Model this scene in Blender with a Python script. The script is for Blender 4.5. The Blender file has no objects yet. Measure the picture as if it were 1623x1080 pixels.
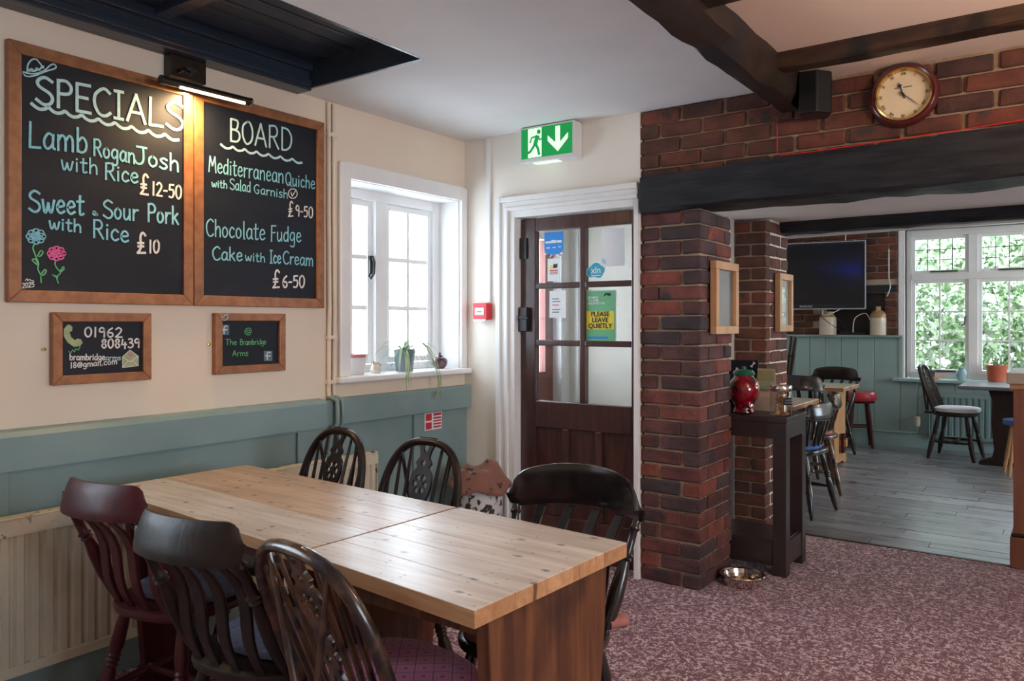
import bpy, bmesh, math, random
from mathutils import Vector, Matrix
random.seed(7)
PI = math.pi
D = bpy.data
SC = bpy.context.scene
COL = SC.collection
# ---------------------------------------------------------------- camera, world, light, exposure
FPX, EYE = 1246.0, 1.33
YAW = math.atan2(891.5, 1246)
cam = D.cameras.new('camera'); camo = D.objects.new('camera', cam); COL.objects.link(camo)
cam.sensor_width = 36; cam.lens = 36 * FPX / 1623; cam.shift_y = -28 / 1623; cam.clip_start = .02
camo.location = (0, 0, EYE); camo.rotation_euler = (PI / 2, 0, YAW)
SC.camera = camo
vs = SC.view_settings
vs.view_transform = 'Standard'; vs.look = 'None'; vs.gamma = 1; vs.use_curve_mapping = False; vs.exposure = 0.12
w = D.worlds.new('World'); SC.world = w; w.use_nodes = True
bg = w.node_tree.nodes['Background']; bg.inputs[0].default_value = (.73, .87, 1, 1); bg.inputs[1].default_value = 12.5

def lamp(name, kind, loc, direction=None, energy=10, color=(1, 1, 1), size=(1, 1), portal=False, radius=.05):
    l = D.lights.new(name, kind); o = D.objects.new(name, l); COL.objects.link(o); o.location = loc
    l.energy = energy; l.color = color
    if kind == 'AREA':
        l.shape = 'RECTANGLE'; l.size, l.size_y = size
        if portal: l.cycles.is_portal = True
    else:
        l.shadow_soft_size = radius
    if direction: o.rotation_euler = Vector(direction).to_track_quat('-Z', 'Y').to_euler()
    return o
# daylight portals in the window openings
lamp('portal', 'AREA', (-3.26, 0.0, 1.55), (1, 0, 0), size=(1.3, 1.1), portal=True)
lamp('portal', 'AREA', (-.5, 9.75, 1.5), (0, -1, 0), size=(2.0, 1.6), portal=True)
lamp('portal', 'AREA', (3.62, 1.2, 1.5), (-1, 0, 0), size=(2.0, 1.3), portal=True)
lamp('portal', 'AREA', (3.62, 7.5, 1.5), (-1, 0, 0), size=(2.2, 1.3), portal=True)
lamp('portal', 'AREA', (-3.26, 3.2, 1.55), (1, 0, 0), size=(.9, 1.0), portal=True)
lamp('portal', 'AREA', (-3.26, 4.5, 1.35), (1, 0, 0), size=(.8, 1.4), portal=True)
# warm bulbs of the pub's own ceiling lamps, over the right-hand bay and far room
lamp('bay_bulb', 'POINT', (.55, 2.5, 2.05), energy=36, color=(1, .60, .34), radius=.06)
lamp('far_bulb', 'POINT', (1.2, 7.2, 2.1), energy=20, color=(1, .72, .45), radius=.06)

# ---------------------------------------------------------------- pixel rays -> world positions on known planes
FX, FY = -math.sin(YAW), math.cos(YAW); RX, RY = math.cos(YAW), math.sin(YAW)
def ray(u, v):
    k = (u - 811.5) / FPX
    return FX + RX * k, FY + RY * k, (512 - v) / FPX
def PX(u, v, x): q = ray(u, v); t = x / q[0]; return Vector((x, t * q[1], EYE + t * q[2]))
def PY(u, v, y): q = ray(u, v); t = y / q[1]; return Vector((t * q[0], y, EYE + t * q[2]))
def PZ(u, v, z): q = ray(u, v); t = (z - EYE) / q[2]; return Vector((t * q[0], t * q[1], z))

# ---------------------------------------------------------------- materials
MATS = {}
def mat(name, c, rough=.6, c2=None, scale=8, stretch=(1, 1, 1), detail=4, bump=0, bscale=None, metal=0, coat=0,
        rand=0, ramp=(.35, .65), dist=0, spec=.5, emit=None, es=0, c3=None, c3r=(.62, .7), c3s=3, sheen=0, randcols=None, alpha=None):
    if name in MATS: return MATS[name]
    m = D.materials.new(name); m.use_nodes = True; nt = m.node_tree; N = nt.nodes; L = nt.links
    p = N['Principled BSDF']
    p.inputs['Roughness'].default_value = rough; p.inputs['Metallic'].default_value = metal
    p.inputs['Coat Weight'].default_value = coat; p.inputs['Coat Roughness'].default_value = .12
    p.inputs['Specular IOR Level'].default_value = spec
    if sheen: p.inputs['Sheen Weight'].default_value = sheen
    tc = N.new('ShaderNodeTexCoord'); mp = N.new('ShaderNodeMapping'); mp.inputs['Scale'].default_value = stretch
    oi = N.new('ShaderNodeObjectInfo')
    va = N.new('ShaderNodeVectorMath'); va.operation = 'ADD'
    sc_ = N.new('ShaderNodeVectorMath'); sc_.operation = 'SCALE'; sc_.inputs[3].default_value = 7.3 if rand or randcols else 0
    cx = N.new('ShaderNodeCombineXYZ')
    for i in range(3): L.new(oi.outputs['Random'], cx.inputs[i])
    L.new(cx.outputs[0], sc_.inputs[0]); L.new(tc.outputs['Object'], va.inputs[0]); L.new(sc_.outputs[0], va.inputs[1])
    L.new(va.outputs[0], mp.inputs[0])
    nz = N.new('ShaderNodeTexNoise'); nz.inputs['Scale'].default_value = scale; nz.inputs['Detail'].default_value = detail
    nz.inputs['Distortion'].default_value = dist; L.new(mp.outputs[0], nz.inputs[0])
    col = None
    base = N.new('ShaderNodeValToRGB')
    e = base.color_ramp.elements
    e[0].position, e[1].position = ramp
    e[0].color = (*c, 1); e[1].color = (*(c2 or c), 1)
    L.new(nz.outputs[0], base.inputs[0]); col = base.outputs[0]
    if randcols:
        rr = N.new('ShaderNodeValToRGB'); els = rr.color_ramp.elements
        for i, rc in enumerate(randcols):
            el = els[0] if i == 0 else (els[1] if i == 1 else els.new(i / (len(randcols) - 1)))
            el.position = i / (len(randcols) - 1); el.color = (*rc, 1)
        L.new(oi.outputs['Random'], rr.inputs[0])
        mx = N.new('ShaderNodeMix'); mx.data_type = 'RGBA'; mx.blend_type = 'MULTIPLY'; mx.inputs[0].default_value = 1
        L.new(rr.outputs[0], mx.inputs[6]); L.new(col, mx.inputs[7]); col = mx.outputs[2]
    if rand:
        hs = N.new('ShaderNodeHueSaturation'); mr = N.new('ShaderNodeMapRange')
        mr.inputs[3].default_value = 1 - rand; mr.inputs[4].default_value = 1 + rand
        L.new(oi.outputs['Random'], mr.inputs[0]); L.new(mr.outputs[0], hs.inputs['Value']); L.new(col, hs.inputs['Color']); col = hs.outputs[0]
    if c3:
        n3 = N.new('ShaderNodeTexNoise'); n3.inputs['Scale'].default_value = c3s; n3.inputs['Detail'].default_value = 5
        L.new(va.outputs[0], n3.inputs[0])
        r3 = N.new('ShaderNodeValToRGB'); r3.color_ramp.elements[0].position, r3.color_ramp.elements[1].position = c3r
        L.new(n3.outputs[0], r3.inputs[0])
        mx = N.new('ShaderNodeMix'); mx.data_type = 'RGBA'; L.new(r3.outputs[0], mx.inputs[0]); L.new(col, mx.inputs[6]); mx.inputs[7].default_value = (*c3, 1); col = mx.outputs[2]
    L.new(col, p.inputs['Base Color'])
    if bump:
        nb = N.new('ShaderNodeTexNoise'); nb.inputs['Scale'].default_value = bscale or scale * 3; nb.inputs['Detail'].default_value = 6
        L.new(mp.outputs[0], nb.inputs[0])
        bp = N.new('ShaderNodeBump'); bp.inputs['Strength'].default_value = bump; bp.inputs['Distance'].default_value = .01
        L.new(nb.outputs[0], bp.inputs['Height']); L.new(bp.outputs[0], p.inputs['Normal'])
    if emit: p.inputs['Emission Color'].default_value = (*emit, 1); p.inputs['Emission Strength'].default_value = es
    MATS[name] = m; m['col'] = col.node.name
    return m

def glass(name, tint=(1, 1, 1), clear=.93, rough=.02):
    m = D.materials.new(name); m.use_nodes = True; nt = m.node_tree; N = nt.nodes; L = nt.links
    N.remove(N['Principled BSDF']); out = N['Material Output']
    t = N.new('ShaderNodeBsdfTransparent'); t.inputs[0].default_value = (*[clear * c for c in tint], 1)
    g = N.new('ShaderNodeBsdfGlossy'); g.inputs['Roughness'].default_value = rough
    fr = N.new('ShaderNodeFresnel'); ge = N.new('ShaderNodeNewGeometry'); mr = N.new('ShaderNodeMapRange'); mr.inputs[3].default_value = 1.45; mr.inputs[4].default_value = 1 / 1.45
    L.new(ge.outputs['Backfacing'], mr.inputs[0]); L.new(mr.outputs[0], fr.inputs[0])
    mx = N.new('ShaderNodeMixShader'); L.new(fr.outputs[0], mx.inputs[0]); L.new(t.outputs[0], mx.inputs[1]); L.new(g.outputs[0], mx.inputs[2])
    L.new(mx.outputs[0], out.inputs[0]); return m

plaster = mat('plaster cream', (.78, .655, .525), .85, (.83, .715, .585), 1.6, bump=.12, bscale=9)
plaster_w = mat('plaster pale', (.84, .79, .70), .85, (.88, .83, .75), 1.6, bump=.12, bscale=9)
ceil_m = mat('ceiling white', (.80, .80, .80), .9, (.85, .85, .85), 2.5, bump=.25, bscale=6)
ceil_c = mat('ceiling lamplit', (.86, .70, .57), .9, (.89, .74, .62), 2.5, bump=.2, bscale=6)  # warm lamplight on the white bay ceiling is partly put into this colour
white = mat('white gloss paint', (.82, .82, .82), .35, (.87, .87, .86), 4, bump=.04)
teal = mat('teal paint', (.20, .30, .30), .42, (.235, .34, .335), 3, bump=.08, bscale=14, c3=(.30, .40, .385), c3r=(.6, .8), c3s=2.2)
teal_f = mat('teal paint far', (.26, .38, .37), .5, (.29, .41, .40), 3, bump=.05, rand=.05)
creamrad = mat('radiator cream', (.56, .50, .37), .45, (.66, .60, .46), 5, bump=.03)
creamworn = mat('worn cream', (.60, .53, .40), .5, (.68, .62, .48), 5, c3=(.07, .055, .04), c3r=(.60, .66), c3s=26, bump=.1)
black_board = mat('hatch board', (.024, .036, .058), .28, (.032, .046, .072), 3, stretch=(8, .6, 8), bump=.3, bscale=6, rand=.15, spec=.4)
darkbeam = mat('black beam', (.009, .011, .015), .5, (.022, .024, .029), 5, stretch=(1, 6, 6), bump=.9, bscale=5, c3=(.025, .026, .03), c3r=(.6, .75), c3s=5, spec=.35)
brownbeam = mat('brown beam', (.035, .018, .010), .5, (.065, .033, .018), 5, stretch=(1, 6, 6), bump=.5, bscale=6, c3=(.012, .009, .007), c3r=(.5, .62), c3s=5)
brick_cols = [(.15, .048, .042), (.06, .040, .045), (.21, .060, .045), (.10, .048, .046), (.048, .038, .045), (.24, .068, .048), (.075, .042, .044), (.14, .046, .044)]
brick_m = mat('brick', (.62, .62, .66), .82, (1.25, 1.15, 1.1), 9, detail=6, bump=.8, bscale=30, randcols=brick_cols, c3=(.045, .035, .04), c3r=(.57, .70), c3s=11)
brick_w = mat('brick warm', (.7, .66, .62), .8, (1.25, 1.15, 1.1), 9, detail=6, bump=.7, bscale=30, randcols=[(.13, .042, .026), (.085, .036, .028), (.17, .055, .032), (.065, .034, .028), (.18, .05, .03), (.12, .045, .03)], c3=(.05, .035, .03), c3r=(.57, .70), c3s=11)
mortar = mat('mortar', (.27, .19, .13), .95, (.38, .28, .19), 12, bump=.8, bscale=40)
mahog = mat('dark mahogany', (.040, .014, .013), .32, (.075, .026, .021), 5, stretch=(7, 7, .8), bump=.12, coat=.3)
redmahog = mat('red mahogany', (.045, .004, .007), .42, (.070, .006, .010), 6, stretch=(5, 5, 1), coat=.08, spec=.35, bump=.05)
darkwood = mat('dark brown varnish', (.013, .007, .006), .42, (.026, .012, .009), 7, stretch=(5, 5, 1), coat=.05, spec=.35, bump=.08)
blackwood = mat('black varnish', (.010, .009, .009), .26, (.022, .017, .015), 7, stretch=(5, 5, 1), coat=.45, bump=.06)
edgewear = mat('worn walnut varnish', (.060, .030, .016), .28, (.13, .065, .033), 9, stretch=(3, 3, 1), coat=.5, bump=.1, c3=(.02, .013, .010), c3r=(.48, .58), c3s=14)
pinefr = mat('pine frame', (.27, .10, .036), .45, (.38, .155, .058), 5, stretch=(1, 5, 5), bump=.08, rand=.12, c3=(.10, .035, .015), c3r=(.70, .74), c3s=7)
pinelt = mat('light pine frame', (.50, .27, .13), .5, (.60, .35, .18), 5, stretch=(4, 4, .7), bump=.08, rand=.08)
slate = mat('chalkboard', (.006, .008, .016), .55, (.011, .014, .023), 1.5, stretch=(1, 1, 3), dist=1.5, c3=(.028, .031, .040), c3r=(.56, .85), c3s=2.2, spec=.3)
chalk_b = mat('chalk blue', (.22, .55, .66), .9, (.30, .66, .76), 60)
chalk_p = mat('chalk pale blue', (.42, .66, .72), .9, (.52, .76, .80), 60)
chalk_w = mat('chalk white', (.72, .70, .68), .9, (.85, .83, .80), 60)
chalk_g = mat('chalk green', (.12, .50, .20), .9, (.2, .6, .27), 60)
chalk_k = mat('chalk pink', (.75, .10, .32), .9, (.85, .18, .4), 60)
olive = mat('chalk olive', (.36, .42, .22), .9, (.46, .52, .30), 40)
iron = mat('black iron', (.012, .012, .015), .4, (.02, .02, .024), 20)
bronze = mat('bronze metal', (.035, .028, .022), .38, (.05, .04, .03), 20, metal=.6)
chrome = mat('chrome', (.75, .72, .68), .16, (.8, .78, .75), 20, metal=1)
brass = mat('brass', (.62, .42, .15), .22, (.72, .5, .2), 20, metal=1)
darkpaint = mat('dark grey brown paint', (.030, .020, .021), .36, (.042, .028, .028), 5, bump=.05)
red_p = mat('red plastic', (.62, .02, .035), .4)
white_p = mat('white plastic', (.75, .75, .73), .4)
paper = mat('paper white', (.78, .80, .84), .8, (.84, .86, .88), 5)
black_p = mat('black plastic', (.008, .008, .010), .35)
screen_m = mat('television screen', (.004, .005, .010), .12)
window_glass = glass('window glass')
jar_glass = glass('jar glass', (.97, .98, .97), .95)
red_glass = mat('red glass', (.16, .002, .008), .08, (.38, .006, .02), 9, coat=1, c3=(.04, .0, .003), c3r=(.5, .6), c3s=12)
greenlid = mat('green lid', (.01, .13, .07), .3, coat=.4)
earth = mat('terracotta', (.45, .10, .045), .7, (.55, .14, .07), 9)
stone = mat('stoneware cream', (.58, .50, .38), .35, (.66, .58, .46), 6, coat=.3)
stoneb = mat('stoneware tan', (.36, .20, .09), .35, (.45, .26, .12), 6, coat=.3)
leaf_m = mat('leaf green', (.20, .34, .16), .5, (.46, .56, .36), 8)
pink_pad = mat('pink padded fabric', (.33, .12, .10), .9, (.42, .17, .14), 20)
blue_pad = mat('slate blue fabric', (.10, .11, .16), .95, (.15, .16, .22), 60, bump=.3)
vivid_blue = mat('blue fabric', (.04, .10, .28), .9, (.08, .17, .40), 8)
red_pad = mat('red leatherette', (.42, .018, .035), .35, (.50, .03, .05), 6, coat=.2)

# pine table top: grain along local x, knots
def pine_top(name, tone):
    m = D.materials.new(name); m.use_nodes = True; nt = m.node_tree; N = nt.nodes; L = nt.links; p = N['Principled BSDF']
    tc = N.new('ShaderNodeTexCoord'); oi = N.new('ShaderNodeObjectInfo'); cx = N.new('ShaderNodeCombineXYZ')
    for i in range(3): L.new(oi.outputs['Random'], cx.inputs[i])
    s = N.new('ShaderNodeVectorMath'); s.operation = 'SCALE'; s.inputs[3].default_value = 11; L.new(cx.outputs[0], s.inputs[0])
    a = N.new('ShaderNodeVectorMath'); a.operation = 'ADD'; L.new(tc.outputs['Object'], a.inputs[0]); L.new(s.outputs[0], a.inputs[1])
    mp = N.new('ShaderNodeMapping'); mp.inputs['Scale'].default_value = (1.1, 13, 13); L.new(a.outputs[0], mp.inputs[0])
    nz = N.new('ShaderNodeTexNoise'); nz.inputs['Scale'].default_value = 3; nz.inputs['Detail'].default_value = 7; nz.inputs['Distortion'].default_value = .5; L.new(mp.outputs[0], nz.inputs[0])
    r = N.new('ShaderNodeValToRGB'); r.color_ramp.elements[0].position = .3; r.color_ramp.elements[1].position = .7
    r.color_ramp.elements[0].color = (*[c * q for c, q in zip(tone, (.70, .62, .54))], 1); r.color_ramp.elements[1].color = (*tone, 1); L.new(nz.outputs[0], r.inputs[0])
    # large worn patches
    n2 = N.new('ShaderNodeTexNoise'); n2.inputs['Scale'].default_value = 3.2; n2.inputs['Detail'].default_value = 3; L.new(a.outputs[0], n2.inputs[0])
    r2 = N.new('ShaderNodeValToRGB'); r2.color_ramp.elements[0].position = .4; r2.color_ramp.elements[1].position = .65
    r2.color_ramp.elements[0].color = (1, 1, 1, 1); r2.color_ramp.elements[1].color = (.86, .80, .74, 1); L.new(n2.outputs[0], r2.inputs[0])
    mx = N.new('ShaderNodeMix'); mx.data_type = 'RGBA'; mx.blend_type = 'MULTIPLY'; mx.inputs[0].default_value = 1
    L.new(r.outputs[0], mx.inputs[6]); L.new(r2.outputs[0], mx.inputs[7])
    # knots
    mk = N.new('ShaderNodeMapping'); mk.inputs['Scale'].default_value = (1, 1.7, 1); L.new(a.outputs[0], mk.inputs[0])
    nd = N.new('ShaderNodeTexNoise'); nd.inputs['Scale'].default_value = 25; L.new(a.outputs[0], nd.inputs[0])
    sc2 = N.new('ShaderNodeVectorMath'); sc2.operation = 'MULTIPLY_ADD'; sc2.inputs[1].default_value = (.02, .02, 0)
    L.new(nd.outputs['Color'], sc2.inputs[0]); L.new(mk.outputs[0], sc2.inputs[2])
    def knots(scale, t0, t1, keep):
        vo = N.new('ShaderNodeTexVoronoi'); vo.inputs['Scale'].default_value = scale; vo.voronoi_dimensions = '2D'; L.new(sc2.outputs[0], vo.inputs[0])
        k = N.new('ShaderNodeMapRange'); k.inputs[1].default_value = t0; k.inputs[2].default_value = t1; k.inputs[3].default_value = 1; k.inputs[4].default_value = 0
        L.new(vo.outputs['Distance'], k.inputs[0])
        sp = N.new('ShaderNodeSeparateColor'); L.new(vo.outputs['Color'], sp.inputs[0])
        g = N.new('ShaderNodeMath'); g.operation = 'LESS_THAN'; g.inputs[1].default_value = keep; L.new(sp.outputs[0], g.inputs[0])
        mu = N.new('ShaderNodeMath'); mu.operation = 'MULTIPLY'; L.new(k.outputs[0], mu.inputs[0]); L.new(g.outputs[0], mu.inputs[1]); return mu
    k1 = knots(8, .05, .13, .40); k2 = knots(20, .04, .12, .16)
    mxx = N.new('ShaderNodeMath'); mxx.operation = 'MAXIMUM'; L.new(k1.outputs[0], mxx.inputs[0]); L.new(k2.outputs[0], mxx.inputs[1])
    kk = N.new('ShaderNodeMath'); kk.operation = 'MULTIPLY'; kk.inputs[1].default_value = .8; L.new(mxx.outputs[0], kk.inputs[0])
    m2 = N.new('ShaderNodeMix'); m2.data_type = 'RGBA'; L.new(kk.outputs[0], m2.inputs[0]); L.new(mx.outputs[2], m2.inputs[6]); m2.inputs[7].default_value = (.10, .05, .03, 1)
    hs = N.new('ShaderNodeHueSaturation'); mr = N.new('ShaderNodeMapRange'); mr.inputs[3].default_value = .88; mr.inputs[4].default_value = 1.08
    L.new(oi.outputs['Random'], mr.inputs[0]); L.new(mr.outputs[0], hs.inputs['Value']); L.new(m2.outputs[2], hs.inputs['Color'])
    # the sides keep their honey-brown varnish
    ge = N.new('ShaderNodeNewGeometry'); sx = N.new('ShaderNodeSeparateXYZ'); L.new(ge.outputs['Normal'], sx.inputs[0])
    gt = N.new('ShaderNodeMath'); gt.operation = 'GREATER_THAN'; gt.inputs[1].default_value = .6; L.new(sx.outputs[2], gt.inputs[0])
    m3 = N.new('ShaderNodeMix'); m3.data_type = 'RGBA'; m3.blend_type = 'MULTIPLY'; m3.inputs[0].default_value = 1
    L.new(hs.outputs[0], m3.inputs[6]); m3.inputs[7].default_value = (.72, .44, .25, 1)
    m4 = N.new('ShaderNodeMix'); m4.data_type = 'RGBA'; L.new(gt.outputs[0], m4.inputs[0]); L.new(m3.outputs[2], m4.inputs[6]); L.new(hs.outputs[0], m4.inputs[7])
    L.new(m4.outputs[2], p.inputs['Base Color'])
    p.inputs['Roughness'].default_value = .33; p.inputs['Coat Weight'].default_value = .25; p.inputs['Coat Roughness'].default_value = .25
    bp = N.new('ShaderNodeBump'); bp.inputs['Strength'].default_value = .12; bp.inputs['Distance'].default_value = .01
    L.new(nz.outputs[0], bp.inputs['Height']); L.new(bp.outputs[0], p.inputs['Normal'])
    return m
pine_pale = pine_top('pine table pale', (.86, .79, .70))
pine_honey = pine_top('pine table honey', (.74, .53, .35))
pine_leg = mat('pine trestle stained', (.07, .022, .008), .42, (.19, .068, .022), 5, stretch=(7, 7, .6), bump=.15, coat=.2, c3=(.03, .011, .006), c3r=(.55, .72), c3s=4)
pine_far = mat('pine far', (.42, .21, .09), .4, (.55, .30, .14), 4, stretch=(4, 4, .6), bump=.1)

# carpet
def carpet():
    m = D.materials.new('carpet'); m.use_nodes = True; nt = m.node_tree; N = nt.nodes; L = nt.links; p = N['Principled BSDF']
    tc = N.new('ShaderNodeTexCoord')
    def nz(scale, dist, det=2, off=0):
        mp = N.new('ShaderNodeMapping'); mp.inputs['Location'].default_value = (off, off * 2, off); L.new(tc.outputs['Object'], mp.inputs[0])
        n = N.new('ShaderNodeTexNoise'); n.noise_dimensions = '2D'; n.inputs['Scale'].default_value = scale; n.inputs['Distortion'].default_value = dist; n.inputs['Detail'].default_value = det; L.new(mp.outputs[0], n.inputs[0]); return n
    def worm(scale, off, wdt):
        n = nz(scale, 1.2, 1.5, off)
        s = N.new('ShaderNodeMath'); s.operation = 'SUBTRACT'; s.inputs[1].default_value = .5; L.new(n.outputs[0], s.inputs[0])
        a = N.new('ShaderNodeMath'); a.operation = 'ABSOLUTE'; L.new(s.outputs[0], a.inputs[0])
        r = N.new('ShaderNodeMapRange'); r.inputs[1].default_value = wdt; r.inputs[2].default_value = wdt * 1.7; r.inputs[3].default_value = 1; r.inputs[4].default_value = 0; L.new(a.outputs[0], r.inputs[0]); return r
    w1 = worm(25, 0, .027); w2 = worm(31, 5.3, .021)
    brk = nz(42, 0, 1, 3.1); bt = N.new('ShaderNodeMapRange'); bt.inputs[1].default_value = .40; bt.inputs[2].default_value = .47; L.new(brk.outputs[0], bt.inputs[0])
    mxm = N.new('ShaderNodeMath'); mxm.operation = 'MAXIMUM'; L.new(w1.outputs[0], mxm.inputs[0]); L.new(w2.outputs[0], mxm.inputs[1])
    mu = N.new('ShaderNodeMath'); mu.operation = 'MULTIPLY'; L.new(mxm.outputs[0], mu.inputs[0]); L.new(bt.outputs[0], mu.inputs[1])
    mix = N.new('ShaderNodeMix'); mix.data_type = 'RGBA'; L.new(mu.outputs[0], mix.inputs[0])
    mix.inputs[6].default_value = (.15, .032, .058, 1); mix.inputs[7].default_value = (.66, .50, .53, 1)
    L.new(mix.outputs[2], p.inputs['Base Color']); p.inputs['Roughness'].default_value = .95; p.inputs['Sheen Weight'].default_value = .25
    f = N.new('ShaderNodeTexNoise'); f.inputs['Scale'].default_value = 350; L.new(tc.outputs['Object'], f.inputs[0])
    bp = N.new('ShaderNodeBump'); bp.inputs['Strength'].default_value = .5; bp.inputs['Distance'].default_value = .004; L.new(f.outputs[0], bp.inputs['Height']); L.new(bp.outputs[0], p.inputs['Normal'])
    return m
carpet_m = carpet()
board_m = mat('grey brown floorboard', (.15, .148, .160), .30, (.29, .288, .305), 3, spec=1.0, stretch=(.7, 9, 9), bump=.35, bscale=4, rand=.2, c3=(.08, .066, .06), c3r=(.55, .7), c3s=6)

# pink diamond cushion fabric
def diamond():
    m = D.materials.new('pink diamond fabric'); m.use_nodes = True; nt = m.node_tree; N = nt.nodes; L = nt.links; p = N['Principled BSDF']
    tc = N.new('ShaderNodeTexCoord'); mp = N.new('ShaderNodeMapping'); mp.inputs['Rotation'].default_value = (0, 0, PI / 4); mp.inputs['Scale'].default_value = (22, 22, 0); L.new(tc.outputs['Object'], mp.inputs[0])
    sp = N.new('ShaderNodeSeparateXYZ'); L.new(mp.outputs[0], sp.inputs[0])
    def line(i, wdt):
        a = N.new('ShaderNodeMath'); a.operation = 'FRACT'; L.new(sp.outputs[i], a.inputs[0])
        s = N.new('ShaderNodeMath'); s.operation = 'SUBTRACT'; s.inputs[1].default_value = .5; L.new(a.outputs[0], s.inputs[0])
        b = N.new('ShaderNodeMath'); b.operation = 'ABSOLUTE'; L.new(s.outputs[0], b.inputs[0]); return b
    a, b = line(0, 0), line(1, 0)
    mx = N.new('ShaderNodeMath'); mx.operation = 'MAXIMUM'; L.new(a.outputs[0], mx.inputs[0]); L.new(b.outputs[0], mx.inputs[1])
    r = N.new('ShaderNodeValToRGB'); r.color_ramp.interpolation = 'CONSTANT'; e = r.color_ramp.elements
    e[0].position = 0; e[0].color = (.28, .12, .2, 1); e[1].position = .12; e[1].color = (.82, .22, .46, 1)
    for pos, c in ((.25, (.55, .2, .36)), (.30, (.80, .20, .44)), (.465, (.12, .12, .17))):
        x = e.new(pos); x.color = (*c, 1)
    L.new(mx.outputs[0], r.inputs[0]); L.new(r.outputs[0], p.inputs['Base Color']); p.inputs['Roughness'].default_value = .95; p.inputs['Sheen Weight'].default_value = .3
    return m
diamond_m = diamond()

# ---------------------------------------------------------------- mesh helpers
class MB:
    def __init__(s): s.v = []; s.f = []
    def add(s, vs_, fs, M=None):
        n = len(s.v)
        for q in vs_:
            q = Vector(q)
            s.v.append(tuple(M @ q) if M else tuple(q))
        s.f += [tuple(i + n for i in f) for f in fs]; return s
    def box(s, x0, x1, y0, y1, z0, z1, M=None):
        return s.add([(x0, y0, z0), (x1, y0, z0), (x1, y1, z0), (x0, y1, z0), (x0, y0, z1), (x1, y0, z1), (x1, y1, z1), (x0, y1, z1)],
                     [(3, 2, 1, 0), (4, 5, 6, 7), (0, 1, 5, 4), (1, 2, 6, 5), (2, 3, 7, 6), (3, 0, 4, 7)], M)
    def quadbox(s, q, z0, z1):
        return s.add([(x, y, z0) for x, y in q] + [(x, y, z1) for x, y in q], [(3, 2, 1, 0), (4, 5, 6, 7), (0, 1, 5, 4), (1, 2, 6, 5), (2, 3, 7, 6), (3, 0, 4, 7)])
    def lathe(s, prof, n=20, M=None, sx=1, sy=1, caps=True):
        vs_ = []; fs = []
        for r, z in prof:
            for i in range(n): a = 2 * PI * i / n; vs_.append((r * math.cos(a) * sx, r * math.sin(a) * sy, z))
        for j in range(len(prof) - 1):
            for i in range(n): fs.append((j * n + i, j * n + (i + 1) % n, (j + 1) * n + (i + 1) % n, (j + 1) * n + i))
        if caps and prof[0][0] > 1e-4: fs.append(tuple(range(n))[::-1])
        if caps and len(prof) > 2 and prof[-1][0] > 1e-4: fs.append(tuple((len(prof) - 1) * n + i for i in range(n)))
        return s.add(vs_, fs, M)
    def turned(s, a, b, prof, n=10):          # prof: list of (t 0..1, radius) along a->b
        a, b = Vector(a), Vector(b); d = b - a; q = d.to_track_quat('Z', 'Y')
        M = Matrix.Translation(a) @ q.to_matrix().to_4x4()
        return s.lathe([(r, t * d.length) for t, r in prof], n, M)
    def tube(s, pts, r, n=8, closed=False, flat=1.0, up=None):
        pts = [Vector(p) for p in pts]; m = len(pts); vs_ = []; fs = []
        rr = r if isinstance(r, (list, tuple)) else [r] * m
        nrm = None
        for i, p in enumerate(pts):
            if closed: t = (pts[(i + 1) % m] - pts[i - 1])
            else: t = pts[min(i + 1, m - 1)] - pts[max(i - 1, 0)]
            t.normalize()
            if nrm is None:
                u_ = Vector(up) if up else (Vector((0, 0, 1)) if abs(t.z) < .9 else Vector((1, 0, 0)))
                nrm = (u_ - t * u_.dot(t)).normalized()
            else: nrm = (nrm - t * nrm.dot(t)).normalized()
            bi = t.cross(nrm)
            for k in range(n):
                a = 2 * PI * k / n; vs_.append(p + nrm * math.cos(a) * rr[i] * flat + bi * math.sin(a) * rr[i])
        for i in range(m if closed else m - 1):
            j = (i + 1) % m
            for k in range(n): fs.append((i * n + k, i * n + (k + 1) % n, j * n + (k + 1) % n, j * n + k))
        if not closed: fs += [tuple(range(n))[::-1], tuple((m - 1) * n + k for k in range(n))]
        return s.add(vs_, fs)
    def prism(s, outline, h0, h1, M=None):
        n = len(outline); vs_ = [(x, y, h0) for x, y in outline] + [(x, y, h1) for x, y in outline]
        fs = [tuple(range(n))[::-1], tuple(range(n, 2 * n))] + [(i, (i + 1) % n, n + (i + 1) % n, n + i) for i in range(n)]
        return s.add(vs_, fs, M)
    def build(s, name, m, parent=None, smooth=False, bevel=0, seg=2):
        me = D.meshes.new(name); me.from_pydata(s.v, [], s.f); me.materials.append(m)
        if bevel:
            bm = bmesh.new(); bm.from_mesh(me); bmesh.ops.remove_doubles(bm, verts=bm.verts, dist=1e-6)
            ed = [e for e in bm.edges if len(e.link_faces) == 2 and e.calc_face_angle(0) > .6]
            bmesh.ops.bevel(bm, geom=ed, offset=bevel, segments=seg, profile=.5, affect='EDGES'); bm.to_mesh(me); bm.free()
        else:
            bm = bmesh.new(); bm.from_mesh(me); bmesh.ops.recalc_face_normals(bm, faces=bm.faces); bm.to_mesh(me); bm.free()
        if smooth:
            for p in me.polygons: p.use_smooth = True
            try: me.set_sharp_from_angle(angle=math.radians(40))
            except Exception: pass
        o = D.objects.new(name, me); COL.objects.link(o); o.parent = parent
        return o
def B(*a, M=None): return MB().box(*a, M=M)

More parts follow.
